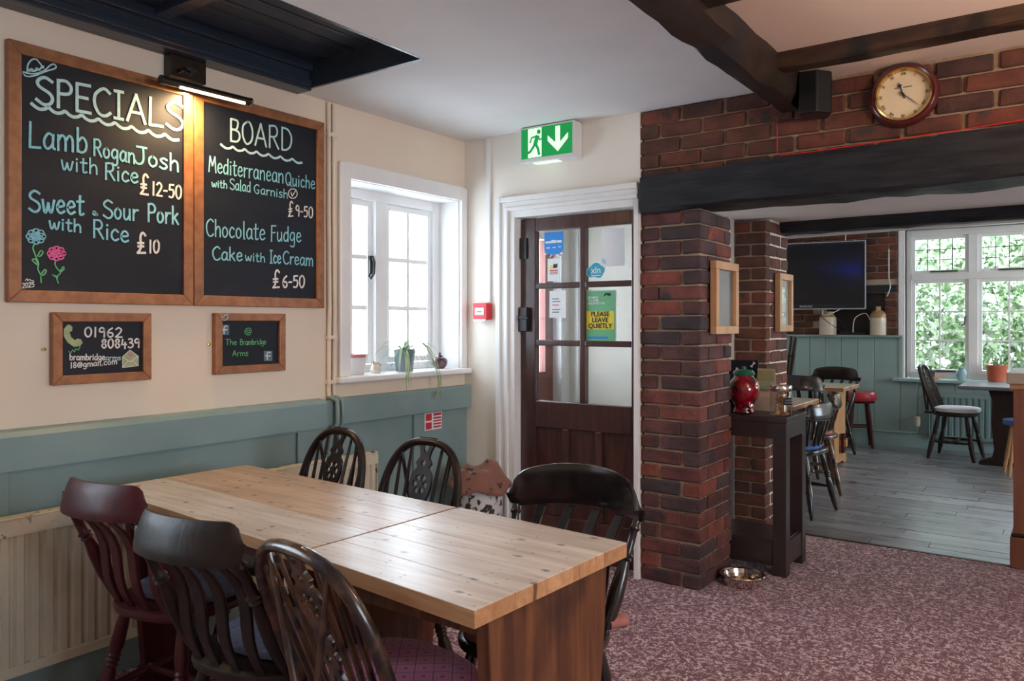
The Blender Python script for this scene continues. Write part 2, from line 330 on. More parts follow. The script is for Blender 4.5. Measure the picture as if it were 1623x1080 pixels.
def tag(o, label=None, cat=None, group=None, kind=None):
    if label: o['label'] = label
    if cat: o['category'] = cat
    if group: o['group'] = group
    if kind: o['kind'] = kind
    return o
def thing(name, label, cat, loc=(0, 0, 0), rz=0, group=None):
    o = D.objects.new(name, None); COL.objects.link(o); o.location = loc; o.rotation_euler = (0, 0, rz); o.empty_display_size = .1
    return tag(o, label, cat, group)
def struct(o, label=None): o['kind'] = 'structure'; o['label'] = label or o.name.replace('_', ' '); o['category'] = o.name.split('.')[0].split('_')[0]; return o
def sempty(name, label): o = D.objects.new(name, None); COL.objects.link(o); return struct(o, label)
def copy_tree(o, parent=None):
    c = o.copy(); COL.objects.link(c); c.parent = parent
    for ch in [x for x in D.objects if x.parent == o]: copy_tree(ch, c)
    return c

def curve2d(loops, ext, name, m, parent, M):
    cu = D.curves.new(name, 'CURVE'); cu.dimensions = '2D'; cu.fill_mode = 'BOTH'; cu.extrude = ext
    for lp in loops:
        sp = cu.splines.new('POLY'); sp.points.add(len(lp) - 1); sp.use_cyclic_u = True
        for i, (x, y) in enumerate(lp): sp.points[i].co = (x, y, 0, 1)
    o = D.objects.new(name, cu); COL.objects.link(o)
    me = bpy.data.meshes.new_from_object(o.evaluated_get(bpy.context.evaluated_depsgraph_get()))
    D.objects.remove(o); me.transform(M); me.materials.clear(); me.materials.append(m)
    n = D.objects.new(name, me); COL.objects.link(n); n.parent = parent; return n
def text(s, size, M, m, parent, name='lettering', align='CENTER', ext=.0004, sx=1, bold=0):
    cu = D.curves.new(name, 'FONT'); cu.body = s; cu.size = size; cu.extrude = ext; cu.align_x = align; cu.align_y = 'CENTER'; cu.resolution_u = 3; cu.offset = bold; cu.space_line = .9
    o = D.objects.new(name, cu); COL.objects.link(o)
    me = bpy.data.meshes.new_from_object(o.evaluated_get(bpy.context.evaluated_depsgraph_get()))
    D.objects.remove(o); me.transform(M @ Matrix.Diagonal((sx, 1, 1, 1))); me.materials.clear(); me.materials.append(m)
    n = D.objects.new(name, me); COL.objects.link(n); n.parent = parent; return n
def facing_y(p):   # text plane facing -y (towards the room)
    return Matrix.Translation(p) @ Matrix.Rotation(PI / 2, 4, 'X')
def facing_x(p):   # plane facing +x, reading along +y
    return Matrix.Translation(p) @ Matrix.Rotation(PI / 2, 4, 'Z') @ Matrix.Rotation(PI / 2, 4, 'X')

def smooth_pts(p, k=5):
    if len(p) < 3: return p
    out = []
    for i in range(len(p) - 1):
        p0 = p[max(i - 1, 0)]; p1 = p[i]; p2 = p[i + 1]; p3 = p[min(i + 2, len(p) - 1)]
        for j in range(k):
            t = j / k; out.append(tuple(.5 * (2 * b + (c - a) * t + (2 * a - 5 * b + 4 * c - d) * t * t + (3 * b - a - 3 * c + d) * t ** 3) for a, b, c, d in zip(p0, p1, p2, p3)))
    out.append(p[-1]); return out
def ribbon(mb, pts, w_, nrm):
    mb.lift = getattr(mb, 'lift', 0) + .00012
    """flat chalk stroke through 3D points lying in the plane with normal nrm"""
    nrm = Vector(nrm); pts = [Vector(p) + nrm * mb.lift for p in pts]; vs_ = []; fs = []; m = len(pts)
    for i, p in enumerate(pts):
        t = (pts[min(i + 1, m - 1)] - pts[max(i - 1, 0)])
        if t.length < 1e-7: t = Vector((0, 0, 1)) if abs(nrm.z) < .5 else Vector((1, 0, 0))
        t.normalize(); b = nrm.cross(t) * w_ / 2
        if i == 0: p = p - t * w_ * .35
        if i == m - 1: p = p + t * w_ * .35
        vs_ += [p + b, p - b, p + b + nrm * .0008, p - b + nrm * .0008]
    for i in range(m - 1):
        a = i * 4; fs += [(a + 2, a + 3, a + 7, a + 6), (a, a + 2, a + 6, a + 4), (a + 3, a + 1, a + 5, a + 7)]
    mb.add(vs_, fs)
G = {
 'S': (6, '5.5 8.8 3 10 .8 8.4 1.2 6.4 4.6 4.4 5.6 2.4 4.6 .4 2.6 0 .3 1.4'), 'P': (5.6, '1 0 1 10/1 9.8 3.6 10 5.2 8 4.4 5.6 1 5'),
 'E': (5.6, '1 0 1 10/1 10 5.2 10/1 5.2 4.4 5.2/1 0 5.4 0'), 'C': (6, '5.6 8.6 3.6 10 1 7.6 .6 4 2 .6 4 0 5.8 1.4'),
 'I': (4, '2 0 2 10/.6 10 3.4 10/.6 0 3.4 0'), 'A': (6.4, '.3 0 3.2 10/3.2 10 6.1 0/1.2 3.4 5.1 3.4'), 'L': (5.4, '1 10 .8 0/.8 0 5 .2'),
 'B': (6, '1 0 1 10/1 10 4.2 9.6 4.6 7.6 3.6 5.6 1 5.4/1 5.4 4.6 4.8 5.6 2.4 4.2 .2 1 0'), 'O': (6.4, '3.2 10 1 8 .6 4 2 .4 3.6 0 5.4 2 5.8 6 4.6 9.4 3.2 10'),
 'R': (6, '1 0 1 10/1 9.8 3.8 10 5 7.8 4 5.4 1.2 5/2.8 5 5.6 0'), 'D': (6.4, '1 0 1 10/1 10 4 9.4 5.8 6.4 5.4 2.4 3.4 .3 1 0'),
 'J': (5.6, '1 9.8 5.6 10/4 9.9 4.2 3 3 .2 1.2 0 .2 1.4'), 'M': (7.2, '.6 0 1.6 10/1.6 10 3.6 4/3.6 4 5.8 10/5.8 10 6.6 0'),
 'Q': (6.6, '3.2 10 1 8 .6 4 2 .4 3.6 0 5.4 2 5.8 6 4.6 9.4 3.2 10/3.8 2.4 6.4 -.6'), 'G': (6.2, '5.4 8.8 3.4 10 1 7.4 .8 3.2 2.6 .2 4.6 .4 5.2 4/5.2 4 3.4 4.2'),
 'F': (5.2, '1.2 -.4 1.4 10/1.4 10 5 10/1.4 5.4 4.2 5.6'), 'T': (6, '3.2 0 3.2 10/.4 10 6 10'),
 'a': (5, '4.2 5.4 2.4 6.2 .8 4 .8 1.4 2.2 .1 4 2.2 4.3 5.8/4.2 5.6 4.2 1 5 .2'), 'b': (5, '.9 9.6 .9 .2/.9 4 2.8 6 4.3 4 4 1 2.2 0 .9 1'),
 'c': (4.4, '4 5 2.4 6.2 .8 4 .9 1.4 2.4 .1 4.2 1.2'), 'd': (5, '4.2 5 2.4 6.1 .8 4 .8 1.4 2.2 .1 4.2 2/4.3 9.8 4.2 0'),
 'e': (4.6, '.9 3 4 3.8 3.4 5.8 2 6 .8 4 .9 1.4 2.4 .1 4.3 1.2'), 'f': (3.8, '3.8 9 2.6 10 1.7 8.6 1.6 0/.3 5.6 3.4 5.8'),
 'g': (5, '4.2 5.4 2.4 6.2 .8 4.2 .9 1.8 2.4 .8 4.2 3/4.2 5.8 4.2 -1.6 2.8 -3.4 .8 -2.6'), 'h': (5, '.9 10 .9 0/.9 3.6 2.6 6 4.1 4.8 4.3 0'),
 'i': (2.2, '1.1 5.8 1.1 0/1.1 7.8 1.2 8.3'), 'k': (4.8, '.9 10 .9 0/4 6 1 2.8/2 3.6 4.4 0'), 'l': (2.2, '1.1 10 1.1 .6 1.8 0'),
 'm': (7.2, '.8 6 .8 0/.8 3.8 2.2 6 3.6 4.6 3.7 0/3.7 3.8 5.2 6 6.5 4.6 6.6 0'), 'n': (5, '.8 6 .8 0/.8 3.8 2.6 6 4.1 4.8 4.2 0'),
 'o': (4.8, '2.4 6 .9 4.6 .8 1.6 2.3 0 4 1.6 4 4.4 2.4 6'), 'r': (3.8, '.9 6 .9 0/.9 3.4 2 5.6 3.7 5.8'),
 's': (4, '3.7 5.4 2.2 6.1 .8 5 1.6 3.6 3.4 2.4 3.4 .8 1.8 0 .4 .8'), 't': (3.8, '1.8 9 1.7 1 2.6 0 3.6 .6/.3 6.2 3.6 6.4'),
 'u': (5, '.8 6 .8 1.4 2.2 0 4 2.2/4.1 6 4.2 0'), 'v': (4.4, '.4 6 2.2 .1/2.2 .1 4.2 6'), 'w': (6.6, '.5 6 1.4 .4 2.4 .6 3.3 4.6/3.3 4.6 4.2 .4 5.2 .8 6.2 6'),
 'q': (5, '4.2 5.4 2.4 6.2 .8 4.2 .9 1.4 2.4 .2 4.2 3/4.2 5.8 4.2 -3'), ' ': (3.2, ''), '-': (3.4, '.5 4.4 3 4.6'), '.': (2, '.8 .1 1.2 .3'), '&': (4.4, '4 .2 1.2 4.6 1.6 6 2.8 5.4 1 2.2 1.4 .4 3 .2 4 2.6'),
 '0': (5.4, '2.8 10 1 8 .8 3 2.4 0 4.4 2 4.8 7 3.6 9.6 2.8 10'), '1': (3, '1.6 10 1.5 0'), '2': (5.2, '.8 8.2 2.6 10 4.4 8 3.4 4.6 .6 .2/.6 .2 4.8 .2'),
 '3': (5, '.9 9.4 3.4 9.8 4 7.4 2 5.4/2 5.4 4.4 4.4 4.2 1 2 0 .6 .8'), '4': (5.2, '1.6 9.4 .8 3.6/.8 3.6 4.8 3.6/3.6 6 3.4 -1'), '5': (5, '4.4 9.8 1.4 9.6/1.4 9.6 1.1 5.8/1.1 5.8 3.6 6 4.4 3.4 3.2 .4 .8 .6'),
 '6': (5, '4 9.6 1.6 7 .9 3 2.2 .1 4.2 1.4 4 4 2.2 4.8 1 3.2'), '8': (5, '2.6 5.4 1 7.4 2.6 9.8 4.2 7.6 2.6 5.4 .8 3 2.4 0 4.4 2.4 2.6 5.4'), '9': (4.8, '4 8.6 2.2 9.8 .8 7.6 1.4 5.4 3.4 5.8 4.1 8.6 3.9 0'),
 '£': (5.4, '4.8 8.6 3.4 10 2.2 8 2.4 3 .8 .4/.6 .3 4.8 .3/.8 5 3.8 5/.9 3.4 3.8 3.4'), '@': (7, '4.8 6 3 6.4 2.2 3.6 3.6 2.4 4.8 4.4 5 6/4.9 4 5.6 2.4 6.6 5 5.4 8.4 2.6 8.6 .6 5.4 1.2 1.4 3.6 0 5.6 .6'),
}
def strokes_of(s):
    x = 0; out = []
    for c in s:
        w_, d = G[c]
        for st in d.split('/'):
            n = [float(q) for q in st.split()]
            if n: out.append([(x + n[i], n[i + 1]) for i in range(0, len(n), 2)])
        x += w_ + .5
    return out, x - .5
def chalk(parent, m, s, a, b, cap, width, plane, nrm, name='chalk_lettering', label=None, smooth=True):
    """s between pixel a (start of baseline) and b (end of baseline); plane maps a photo pixel to the board's surface"""
    st, W = strokes_of(s); mb = MB()
    for q in st:
        pts = smooth_pts(q) if smooth and len(q) > 2 else q
        ribbon(mb, [plane(a[0] + (b[0] - a[0]) * x / W, a[1] + (b[1] - a[1]) * x / W - y * cap / 10) for x, y in pts], width, nrm)
    o = mb.build(name, m, parent)
    if label: o['label'] = label
    return o
def doodle(parent, m, lines, width, plane, nrm, name, k=5):
    mb = MB()
    for q in lines: ribbon(mb, [plane(*p) for p in smooth_pts(q, k)], width, nrm)
    return mb.build(name, m, parent)
def rel(parent):          # world -> local translation for lettering on things with a location
    return parent.location

# ================================================================ THE SETTING
CZ = 2.425
# floors
struct(B(-3, 3.5, -2.5, 5.09, -.06, 0).build('floor', carpet_m), 'burgundy carpet with pale squiggle pattern')
wf = struct(B(-3, 3.5, 5.09, 9.4, -.06, -.012).build('floor', mortar), 'worn grey brown floorboards of the far room')
bv = []
for i in range(5):
    L_ = 1.1 + .18 * i
    bv.append(L_)
yy = 5.095; row = 0
while yy < 9.38:
    w_ = .118 if row % 3 else .128
    x = -2.0 - random.random() * .9
    x = max(x, -3)
    while x < 1.3:
        L_ = random.choice(bv); x1 = min(x + L_, 1.9)
        B(x, x1 - .004, yy, min(yy + w_ - .004, 9.39), -.011, random.uniform(-.0015, .0005)).build('floorboard', board_m, wf)
        x = x1
    yy += w_; row += 1
struct(B(-1.50, -.2, 5.075, 5.10, 0, .004).build('trim_1', bronze), 'thin metal carpet edge strip')

# ceilings
struct(MB().box(-2.19, -1.05, -2.5, 3.75, CZ, CZ + .08).box(-3.3, -2.19, 2.445, 3.75, CZ, CZ + .08).box(-3.3, -2.19, -2.5, -.6, CZ, CZ + .08).build('ceiling', ceil_m), 'white plaster ceiling above the tables')
struct(B(-1.05, 3.6, -2.5, 3.75, CZ + .01, CZ + .09).build('ceiling', ceil_c), 'ceiling bay between brown joists, with warm lamplight in its colour')
struct(B(-3.3, 3.6, 3.75, 9.7, CZ + .03, CZ + .1).build('ceiling', ceil_m), 'ceiling of the far room')
# dark boarded hatch
ht = sempty('trim_2', 'black boarded ceiling recess above the chalkboards')
x = -2.90
while x < -2.03:
    B(x, x + .098, -.62, 2.46, 2.545, 2.565).build('ceiling_board', black_board, ht, bevel=.004, seg=1); x += .102
B(-3.3, -2.0, -.62, 2.46, 2.566, 2.60).build('recess_top', black_board, ht)
B(-2.99, -2.191, 2.43, 2.444, CZ - .0, 2.565).build('recess_end', black_board, ht)
B(-2.206, -2.192, -.62, 2.43, CZ - .0, 2.545).build('recess_side', black_board, ht)
MB().box(-3.0, -2.90, -.62, 2.444, 2.415, 2.565).box(-2.90, -2.875, -.62, 2.444, 2.50, 2.545).box(-3.0, -2.885, -.62, 2.444, 2.43, 2.46).build('recess_moulding', black_board, ht, bevel=.004)
B(-2.9, -2.19, 1.66, 1.72, 2.515, 2.545).build('cross_batten', black_board, ht, bevel=.004)

# left wall, with the visible window hole and one more window beside the camera
def wall_x(name, m, x0, x1, y0, y1, z1, holes, label):
    mb = MB(); y = y0
    for (a, b, c, d) in sorted(holes):
        mb.box(x0, x1, y, a, -.05, z1).box(x0, x1, a, b, -.05, c).box(x0, x1, a, b, d, z1); y = b
    mb.box(x0, x1, y, y1, -.05, z1)
    return struct(mb.build(name, m), label)
def wall_y(name, m, y0, y1, x0, x1, z1, holes, label):
    mb = MB(); x = x0
    for (a, b, c, d) in sorted(holes):
        mb.box(x, a, y0, y1, -.05, z1).box(a, b, y0, y1, -.05, c).box(a, b, y0, y1, d, z1); x = b
    mb.box(x, x1, y0, y1, -.05, z1)
    return struct(mb.build(name, m), label)
wall_x('wall_left', plaster, -3.22, -3.0, -2.5, 3.95, 2.62, [(-.65, .65, 1.0, 2.1), (2.755, 3.65, 1.05, 2.065)], 'cream plaster wall behind the chalkboards')
wall_x('wall_left', plaster_w, -3.22, -3.0, 3.95, 9.6, 2.62, [(4.12, 4.88, .02, 2.0)], 'outer wall of the porch and far room')
wall_y('wall_back', plaster_w, 3.70, 3.95, -3.0, -1.832, 2.5, [(-2.64, -1.85, -.05, 1.955)], 'cream plaster wall around the glazed door')
wall_y('wall_front', plaster, -2.8, -2.5, -3.3, 3.6, 2.6, [], 'wall behind the camera')
wall_x('wall_right', plaster, 3.5, 3.8, -2.8, 9.7, 2.6, [(.2, 2.2, .85, 2.15), (6.4, 8.6, .85, 2.15)], 'right wall of the pub')
wall_y('wall_far', plaster_w, 9.40, 9.7, -3.3, 3.6, 2.6, [(-1.49, .42, .72, 2.33)], 'far wall with the garden window')
# porch
struct(B(-3.0, -1.85, 5.0, 5.1, 0, CZ).build('wall_porch', plaster_w), 'back wall of the porch')
struct(B(-1.85, -1.80, 4.15, 5.0, 0, CZ).build('wall_porch', plaster_w), 'side wall of the porch')
struct(B(-3.3, -1.6, 5.1, 5.46, 0, CZ).build('wall_porch', plaster), 'far side of the porch wall')
# thick chimney mass over the opening: soffit
struct(B(-1.85, 3.5, 3.96, 5.30, 2.0, CZ + .02).build('ceiling', ceil_m), 'white plaster soffit behind the black beam')
struct(B(1.6, 3.5, 3.75, 5.45, 0, 2.0).build('wall_bar', plaster), 'wall at the right of the opening')
struct(MB().box(-1.85, 3.5, 3.80, 3.96, 2.11, CZ + .02).build('wall_back', mortar), 'mortar core of the brick band')

# bricks: six shared meshes per size, edges nibbled
def brick_mesh(lx, ly, lz, seed):
    r = random.Random(seed); bm = bmesh.new(); bmesh.ops.create_cube(bm, size=1)
    for v in bm.verts: v.co = Vector((v.co.x * (lx - .006), v.co.y * (ly - .004), v.co.z * lz)) + Vector((r.uniform(-.003, .003), r.uniform(-.003, .003), r.uniform(-.0025, .0025)))
    bmesh.ops.bevel(bm, geom=list(bm.edges), offset=.006, segments=1, affect='EDGES', profile=.6)
    for v in bm.verts: v.co += Vector((r.uniform(-1, 1), r.uniform(-1, 1), r.uniform(-1, 1))) * .0012
    me = D.meshes.new('brick'); bm.to_mesh(me); bm.free()
    return me
BM = {}
def brick(parent, m, x0, x1, y0, y1, z, h=.066):
    key = (round(x1 - x0, 3), round(y1 - y0, 3), round(h, 3), m.name)
    if key not in BM:
        BM[key] = []
        for i in range(4):
            me = brick_mesh(x1 - x0, y1 - y0, h, hash(key[:3]) % 1000 + i); me.materials.append(m); BM[key].append(me)
    o = D.objects.new('brick', random.choice(BM[key])); COL.objects.link(o); o.parent = parent
    o.location = ((x0 + x1) / 2 + random.uniform(-.0025, .0025), (y0 + y1) / 2 + random.uniform(-.003, .003), z + h / 2)
    o.rotation_euler = (random.uniform(-.006, .006), 0, random.uniform(-.006, .006)); return o
def corner_courses(parent, m, x0, x1, y0, y1, z0, z1, pitch=.076):
    z = z0; k = 0
    while z + .05 < z1:
        h = min(.066, z1 - z - .004)
        if k % 2:   # header at the left, stretcher on the corner
            brick(parent, m, x0, x0 + .10, y0, y0 + .20, z, h); brick(parent, m, x0 + .11, x1, y0, y0 + .10, z, h)
            yy = y0 + .11
            for L_ in (.215, .095): brick(parent, m, x1 - .10, x1, yy, yy + L_, z, h); yy += L_ + .011
        else:
            brick(parent, m, x0, x1 - .11, y0, y0 + .10, z, h); brick(parent, m, x1 - .10, x1, y0, y0 + .215, z, h)
            brick(parent, m, x1 - .10, x1, y0 + .226, y0 + .436, z, h)
        z += pitch; k += 1
pl = struct(B(-1.815, -1.515, 3.715, 4.125, 0, 1.90).build('brick_pillar', mortar), 'brick pillar beside the glazed door, with a pine frame on its side')
corner_courses(pl, brick_m, -1.83, -1.50, 3.70, 4.14, .004, 1.895)
p2 = struct(B(-1.86, -1.605, 5.015, 5.455, 0, 1.98).build('brick_pillar', mortar), 'second brick pillar behind the dark console table')
z = .004; k = 0
while z < 1.97:
    h = min(.066, 1.985 - z)
    if k % 2:
        brick(p2, brick_w, -1.86, -1.70, 5.0, 5.1, z, h); brick(p2, brick_w, -1.69, -1.59, 5.0, 5.215, z, h); brick(p2, brick_w, -1.69, -1.59, 5.226, 5.455, z, h)
    else:
        brick(p2, brick_w, -1.86, -1.80, 5.0, 5.1, z, h); brick(p2, brick_w, -1.79, -1.59, 5.0, 5.1, z, h); brick(p2, brick_w, -1.69, -1.59, 5.11, 5.325, z, h); brick(p2, brick_w, -1.69, -1.59, 5.336, 5.46, z, h)
    z += .0765; k += 1
bb = struct(B(-1.82, 1.6, 3.72, 3.80, 2.0, CZ + .01).build('brick_band', mortar), 'brick courses above the black lintel beam')
z = 2.05; k = 0
while z < 2.42:
    h = min(.066, CZ + .005 - z); x = -1.83
    if k % 2: brick(bb, brick_w, x, x + .10, 3.70, 3.80, z, h); x += .11
    while x < 1.5: brick(bb, brick_w, x, x + .215, 3.70, 3.80, z, h); x += .226
    z += .0755; k += 1

# wavy hewn beams
def beam(name, m, axis, a0, a1, c0, c1, z0, z1, n=26, jit=.012, seed=1, label='', chamfer=.02, slope=0):
    r = random.Random(seed); mb = MB(); ring = []
    prof = [(c0 + chamfer, z0), (c1 - chamfer, z0), (c1, z0 + chamfer), (c1, z1), (c0, z1), (c0, z0 + chamfer)]
    off = [[0, 0] for _ in prof]
    for i in range(n + 1):
        s = a0 + (a1 - a0) * i / n
        for j, (c, z) in enumerate(prof):
            off[j][0] = off[j][0] * .5 + r.uniform(-jit, jit); off[j][1] = off[j][1] * .5 + r.uniform(-jit, jit)
            zz = z + (off[j][1] if z < z1 else off[j][1] * .4 + slope * i / n); cc = c + off[j][0] * .7
            mb.v.append((s, cc, zz) if axis == 'x' else (cc, s, zz))
    q = len(prof)
    for i in range(n):
        for j in range(q): mb.f.append((i * q + j, i * q + (j + 1) % q, (i + 1) * q + (j + 1) % q, (i + 1) * q + j))
    mb.f += [tuple(range(q)), tuple(n * q + j for j in range(q))]
    o = mb.build(name, m, smooth=True); return struct(o, label)
beam('lintel_beam', darkbeam, 'x', -1.812, 1.6, 3.655, 3.95, 1.90, 2.075, n=40, jit=.007, seed=4, label='black painted timber lintel across the opening', slope=.07)
beam('ceiling_beam', mat('dark brown hewn beam', (.016, .011, .009), .48, (.032, .019, .013), 5, bump=.9, bscale=5, c3=(.012, .014, .018), c3r=(.5, .6), c3s=3), 'y', -2.5, 3.70, -1.135, -.985, 2.305, CZ + .03, n=60, jit=.011, seed=9, label='black hewn ceiling beam running to the brick wall', chamfer=.035)
for y in (3.24, 2.39, 1.55, .7): beam('ceiling_joist', brownbeam, 'x', -.99, 3.5, y, y + .105, 2.372, CZ + .03, n=30, jit=.004, seed=int(y * 10), label='brown ceiling joist %s' % {3.24: 'nearest the clock', 2.39: 'cut by the top edge of the photo', 1.55: 'third from the clock', .7: 'behind the camera view'}[y], chamfer=.008)
beam('lintel_beam', darkbeam, 'x', -1.6, 1.6, 5.30, 5.46, 1.925, 2.02, n=30, jit=.006, seed=12, label='thin black rear beam behind the white soffit')
struct(MB().box(-1.85, 3.5, 5.302, 5.458, 2.02, CZ + .02).build('wall_rear', plaster), 'wall over the rear beam')

# dado panelling on the left wall
dd = sempty('trim_3', 'teal painted dado panelling on the left wall')
B(-3.0, -2.985, -2.5, 3.70, .0, .95).build('backboard', teal, dd)
MB().add([(-3.0, -2.5, .825), (-2.935, -2.5, .825), (-2.935, -2.5, .94), (-2.95, -2.5, .957), (-3.0, -2.5, .962), (-3.0, 2.57, .825), (-2.935, 2.57, .825), (-2.935, 2.57, .94), (-2.95, 2.57, .957), (-3.0, 2.57, .962)],
         [(0, 1, 2, 3, 4), (5, 6, 7, 8, 9)] + [(i, (i + 1) % 5, (i + 1) % 5 + 5, i + 5) for i in range(5)]).build('dado_rail', teal, dd)
B(-3.0, -2.945, 2.66, 3.70, .825, .957).build('dado_rail', teal, dd, bevel=.006)
B(-3.0, -2.955, 2.57, 2.66, .83, .95).build('dado_rail', teal, dd)
for y0, y1 in ((1.10, 1.19), (2.42, 2.56), (3.22, 3.29), (-.3, -.2)):
    B(-2.985, -2.968, y0, y1, .0, .825).build('stile', teal, dd, bevel=.004)
MB().box(-2.985, -2.972, 1.19, 2.42, .812, .825).build('panel_moulding', teal, dd)
# wainscot skirt
struct(B(-2.985, -2.96, -2.5, 3.7, 0, .12).build('baseboard_left', teal), 'teal skirting below the radiator')
# conduits beside the window
cd = thing('conduit', 'pair of cream painted pipes running down the wall left of the window', 'pipe', (-3.0, 2.6, 0))
for dy, r in ((.024, .011), (.056, .010)):
    MB().tube([(.012, dy, CZ - .01), (.012, dy, 1.9), (.014, dy + .003, 1.4), (.012, dy, 1.0), (.018, dy, .965)], r, 10).build('pipe', creamrad if 0 else plaster, cd, smooth=True)
    MB().tube([(.018, dy, .965), (.075, dy, .95), (.078, dy, .90), (.078, dy, .84), (.045, dy - .01, .79), (.03, dy - .015, .69)], r, 10).build('pipe', teal, cd, smooth=True)['label'] = 'teal painted lower pipe'
for z in (1.25, 2.25, 1.03): B(0, .026, .01, .07, z, z + .018).build('pipe_clip', plaster, cd)

# window in the left wall
def casement(parent, fr, x0, x1, a0, a1, z0, z1, cols, rows, m, axis, gx):
    """a sash with glazing bars; axis 'y' = runs along y at depth x0..x1"""
    def bx(mb, a, b, c, d, e0=x0, e1=x1):
        return mb.box(e0, e1, a, b, c, d) if axis == 'y' else mb.box(a, b, e0, e1, c, d)
    s = MB()
    bx(s, a0, a0 + fr, z0, z1); bx(s, a1 - fr, a1, z0, z1); bx(s, a0 + fr, a1 - fr, z0, z0 + fr); bx(s, a0 + fr, a1 - fr, z1 - fr, z1)
    o = s.build('sash', m, parent, bevel=.003, seg=1)
    A0, A1, Z0, Z1 = a0 + fr, a1 - fr, z0 + fr, z1 - fr
    e = (x1 - x0) * .2
    for i in range(1, cols):
        c = A0 + (A1 - A0) * i / cols; bx(MB(), c - gx, c + gx, Z0, Z1, x0 + e, x1 - e).build('glazing_bar', m, o)
    for i in range(1, rows):
        c = Z0 + (Z1 - Z0) * i / rows; bx(MB(), A0, A1, c - gx, c + gx, x0 + e * 1.05, x1 - e * 1.05).build('glazing_bar', m, o)
    for i in range(cols):
        for j in range(rows):
            p0 = A0 + (A1 - A0) * i / cols; p1 = A0 + (A1 - A0) * (i + 1) / cols; q0 = Z0 + (Z1 - Z0) * j / rows; q1 = Z0 + (Z1 - Z0) * (j + 1) / rows
            mid = (x0 + x1) / 2
            bx(MB(), p0 + gx, p1 - gx, q0 + gx, q1 - gx, mid - .002, mid + .002).build('pane', window_glass, o)
    return o
w1 = sempty('window_1', 'white casement window with pots on its sill')
MB().box(-3.22, -3.15, 2.755, 2.79, 1.06, 2.065).box(-3.22, -3.15, 3.585, 3.65, 1.06, 2.065).box(-3.22, -3.15, 2.79, 3.585, 2.005, 2.065).box(-3.22, -3.15, 2.79, 3.585, 1.06, 1.10).box(-3.22, -3.14, 3.095, 3.19, 1.10, 2.005).build('window_frame', white, w1, bevel=.004)
casement(w1, .032, -3.205, -3.165, 2.795, 3.09, 1.105, 2.0, 2, 3, white, 'y', .012)
casement(w1, .032, -3.205, -3.165, 3.195, 3.58, 1.105, 2.0, 2, 3, white, 'y', .012)
# reveal boards, architrave and sill
MB().box(-3.15, -2.998, 3.642, 3.652, 1.06, 2.065).box(-3.15, -2.998, 2.753, 2.763, 1.06, 2.065).box(-3.15, -2.998, 2.76, 3.645, 2.057, 2.067).build('reveal_board', white, w1)
MB().box(-3.0, -2.975, 2.69, 2.76, 1.06, 2.14).box(-3.0, -2.975, 3.645, 3.698, 1.06, 2.14).box(-3.0, -2.975, 2.76, 3.645, 2.06, 2.14).build('architrave', white, w1, bevel=.006)
B(-3.20, -2.935, 2.655, 3.70, 1.028, 1.06).build('window_sill', white, w1, bevel=.01, seg=3)
hd = MB().box(-3.165, -3.150, 3.062, 3.088, 1.60, 1.70).build('latch_plate', iron, w1)
MB().tube([(-3.145, 3.075, 1.69), (-3.13, 3.075, 1.66), (-3.13, 3.07, 1.60), (-3.135, 3.05, 1.57), (-3.135, 3.035, 1.585), (-3.135, 3.045, 1.60)], .007, 8).build('latch_handle', iron, w1, smooth=True)
for (ya, yb, xw) in ((-.65, .65, 0),):
    w5 = sempty('window_2', 'white casement window beside the camera, out of view')
    for a in (ya, (ya + yb) / 2): casement(w5, .04, -3.2, -3.16, a, a + .65, 1.0, 2.1, 2, 3, white, 'y', .012)
    B(-3.15, -2.95, ya, yb, .97, 1.0).build('window_sill', white, w5)

# radiators
def radiator(label, axis_y0, axis_y1, z0, z1, x_front, pitch, m, mtop, depth=.05, rot=None, loc=(0, 0, 0), cat='radiator'):
    t = thing('radiator', label, cat, loc, rot or 0)
    n = int((axis_y1 - axis_y0) / pitch); mb = MB(); prof = []
    for i in range(n):
        y = axis_y0 + i * pitch
        prof += [(y, 0), (y + pitch * .15, 0), (y + pitch * .3, .012), (y + pitch * .78, .012), (y + pitch * .93, 0)]
    prof.append((axis_y1, 0))
    vs_ = []
    for y, d in prof:
        vs_ += [(x_front - .012 + d, y, z0 + .03), (x_front - .012 + d, y, z1 - .045)]
    fs = [(2 * i, 2 * i + 2, 2 * i + 3, 2 * i + 1) for i in range(len(prof) - 1)]
    mb.add(vs_, fs)
    mb.box(x_front - .012, x_front + .003, axis_y0, axis_y1, z0, z0 + .034).box(x_front - .012, x_front + .003, axis_y0, axis_y1, z1 - .05, z1 - .004)
    mb.box(x_front - depth, x_front - .016, axis_y0, axis_y1, z0, z1 - .006)
    mb.build('fluted_panel', m, t, smooth=True)
    tp = MB().box(x_front - depth, x_front + .004, axis_y0 - .004, axis_y1 + .004, z1 - .006, z1).box(x_front - depth, x_front + .004, axis_y0 - .006, axis_y0, z0, z1).box(x_front - depth, x_front + .004, axis_y1, axis_y1 + .006, z0, z1)
    tp.build('top_grille', mtop, t, bevel=.002, seg=1)
    return t
rt = radiator('long cream fluted radiator under the chalkboards, rust spotted along its top', -.9, 2.86, .14, .675, -2.895, .047, creamrad, creamworn, .05)
B(-2.886, -2.888 + .004, -.9, 2.86, .615, .668).build('worn_band', creamworn, rt)
B(-2.984, -2.96, -.9, 2.86, .2, .6).build('wall_bracket', creamrad, rt)

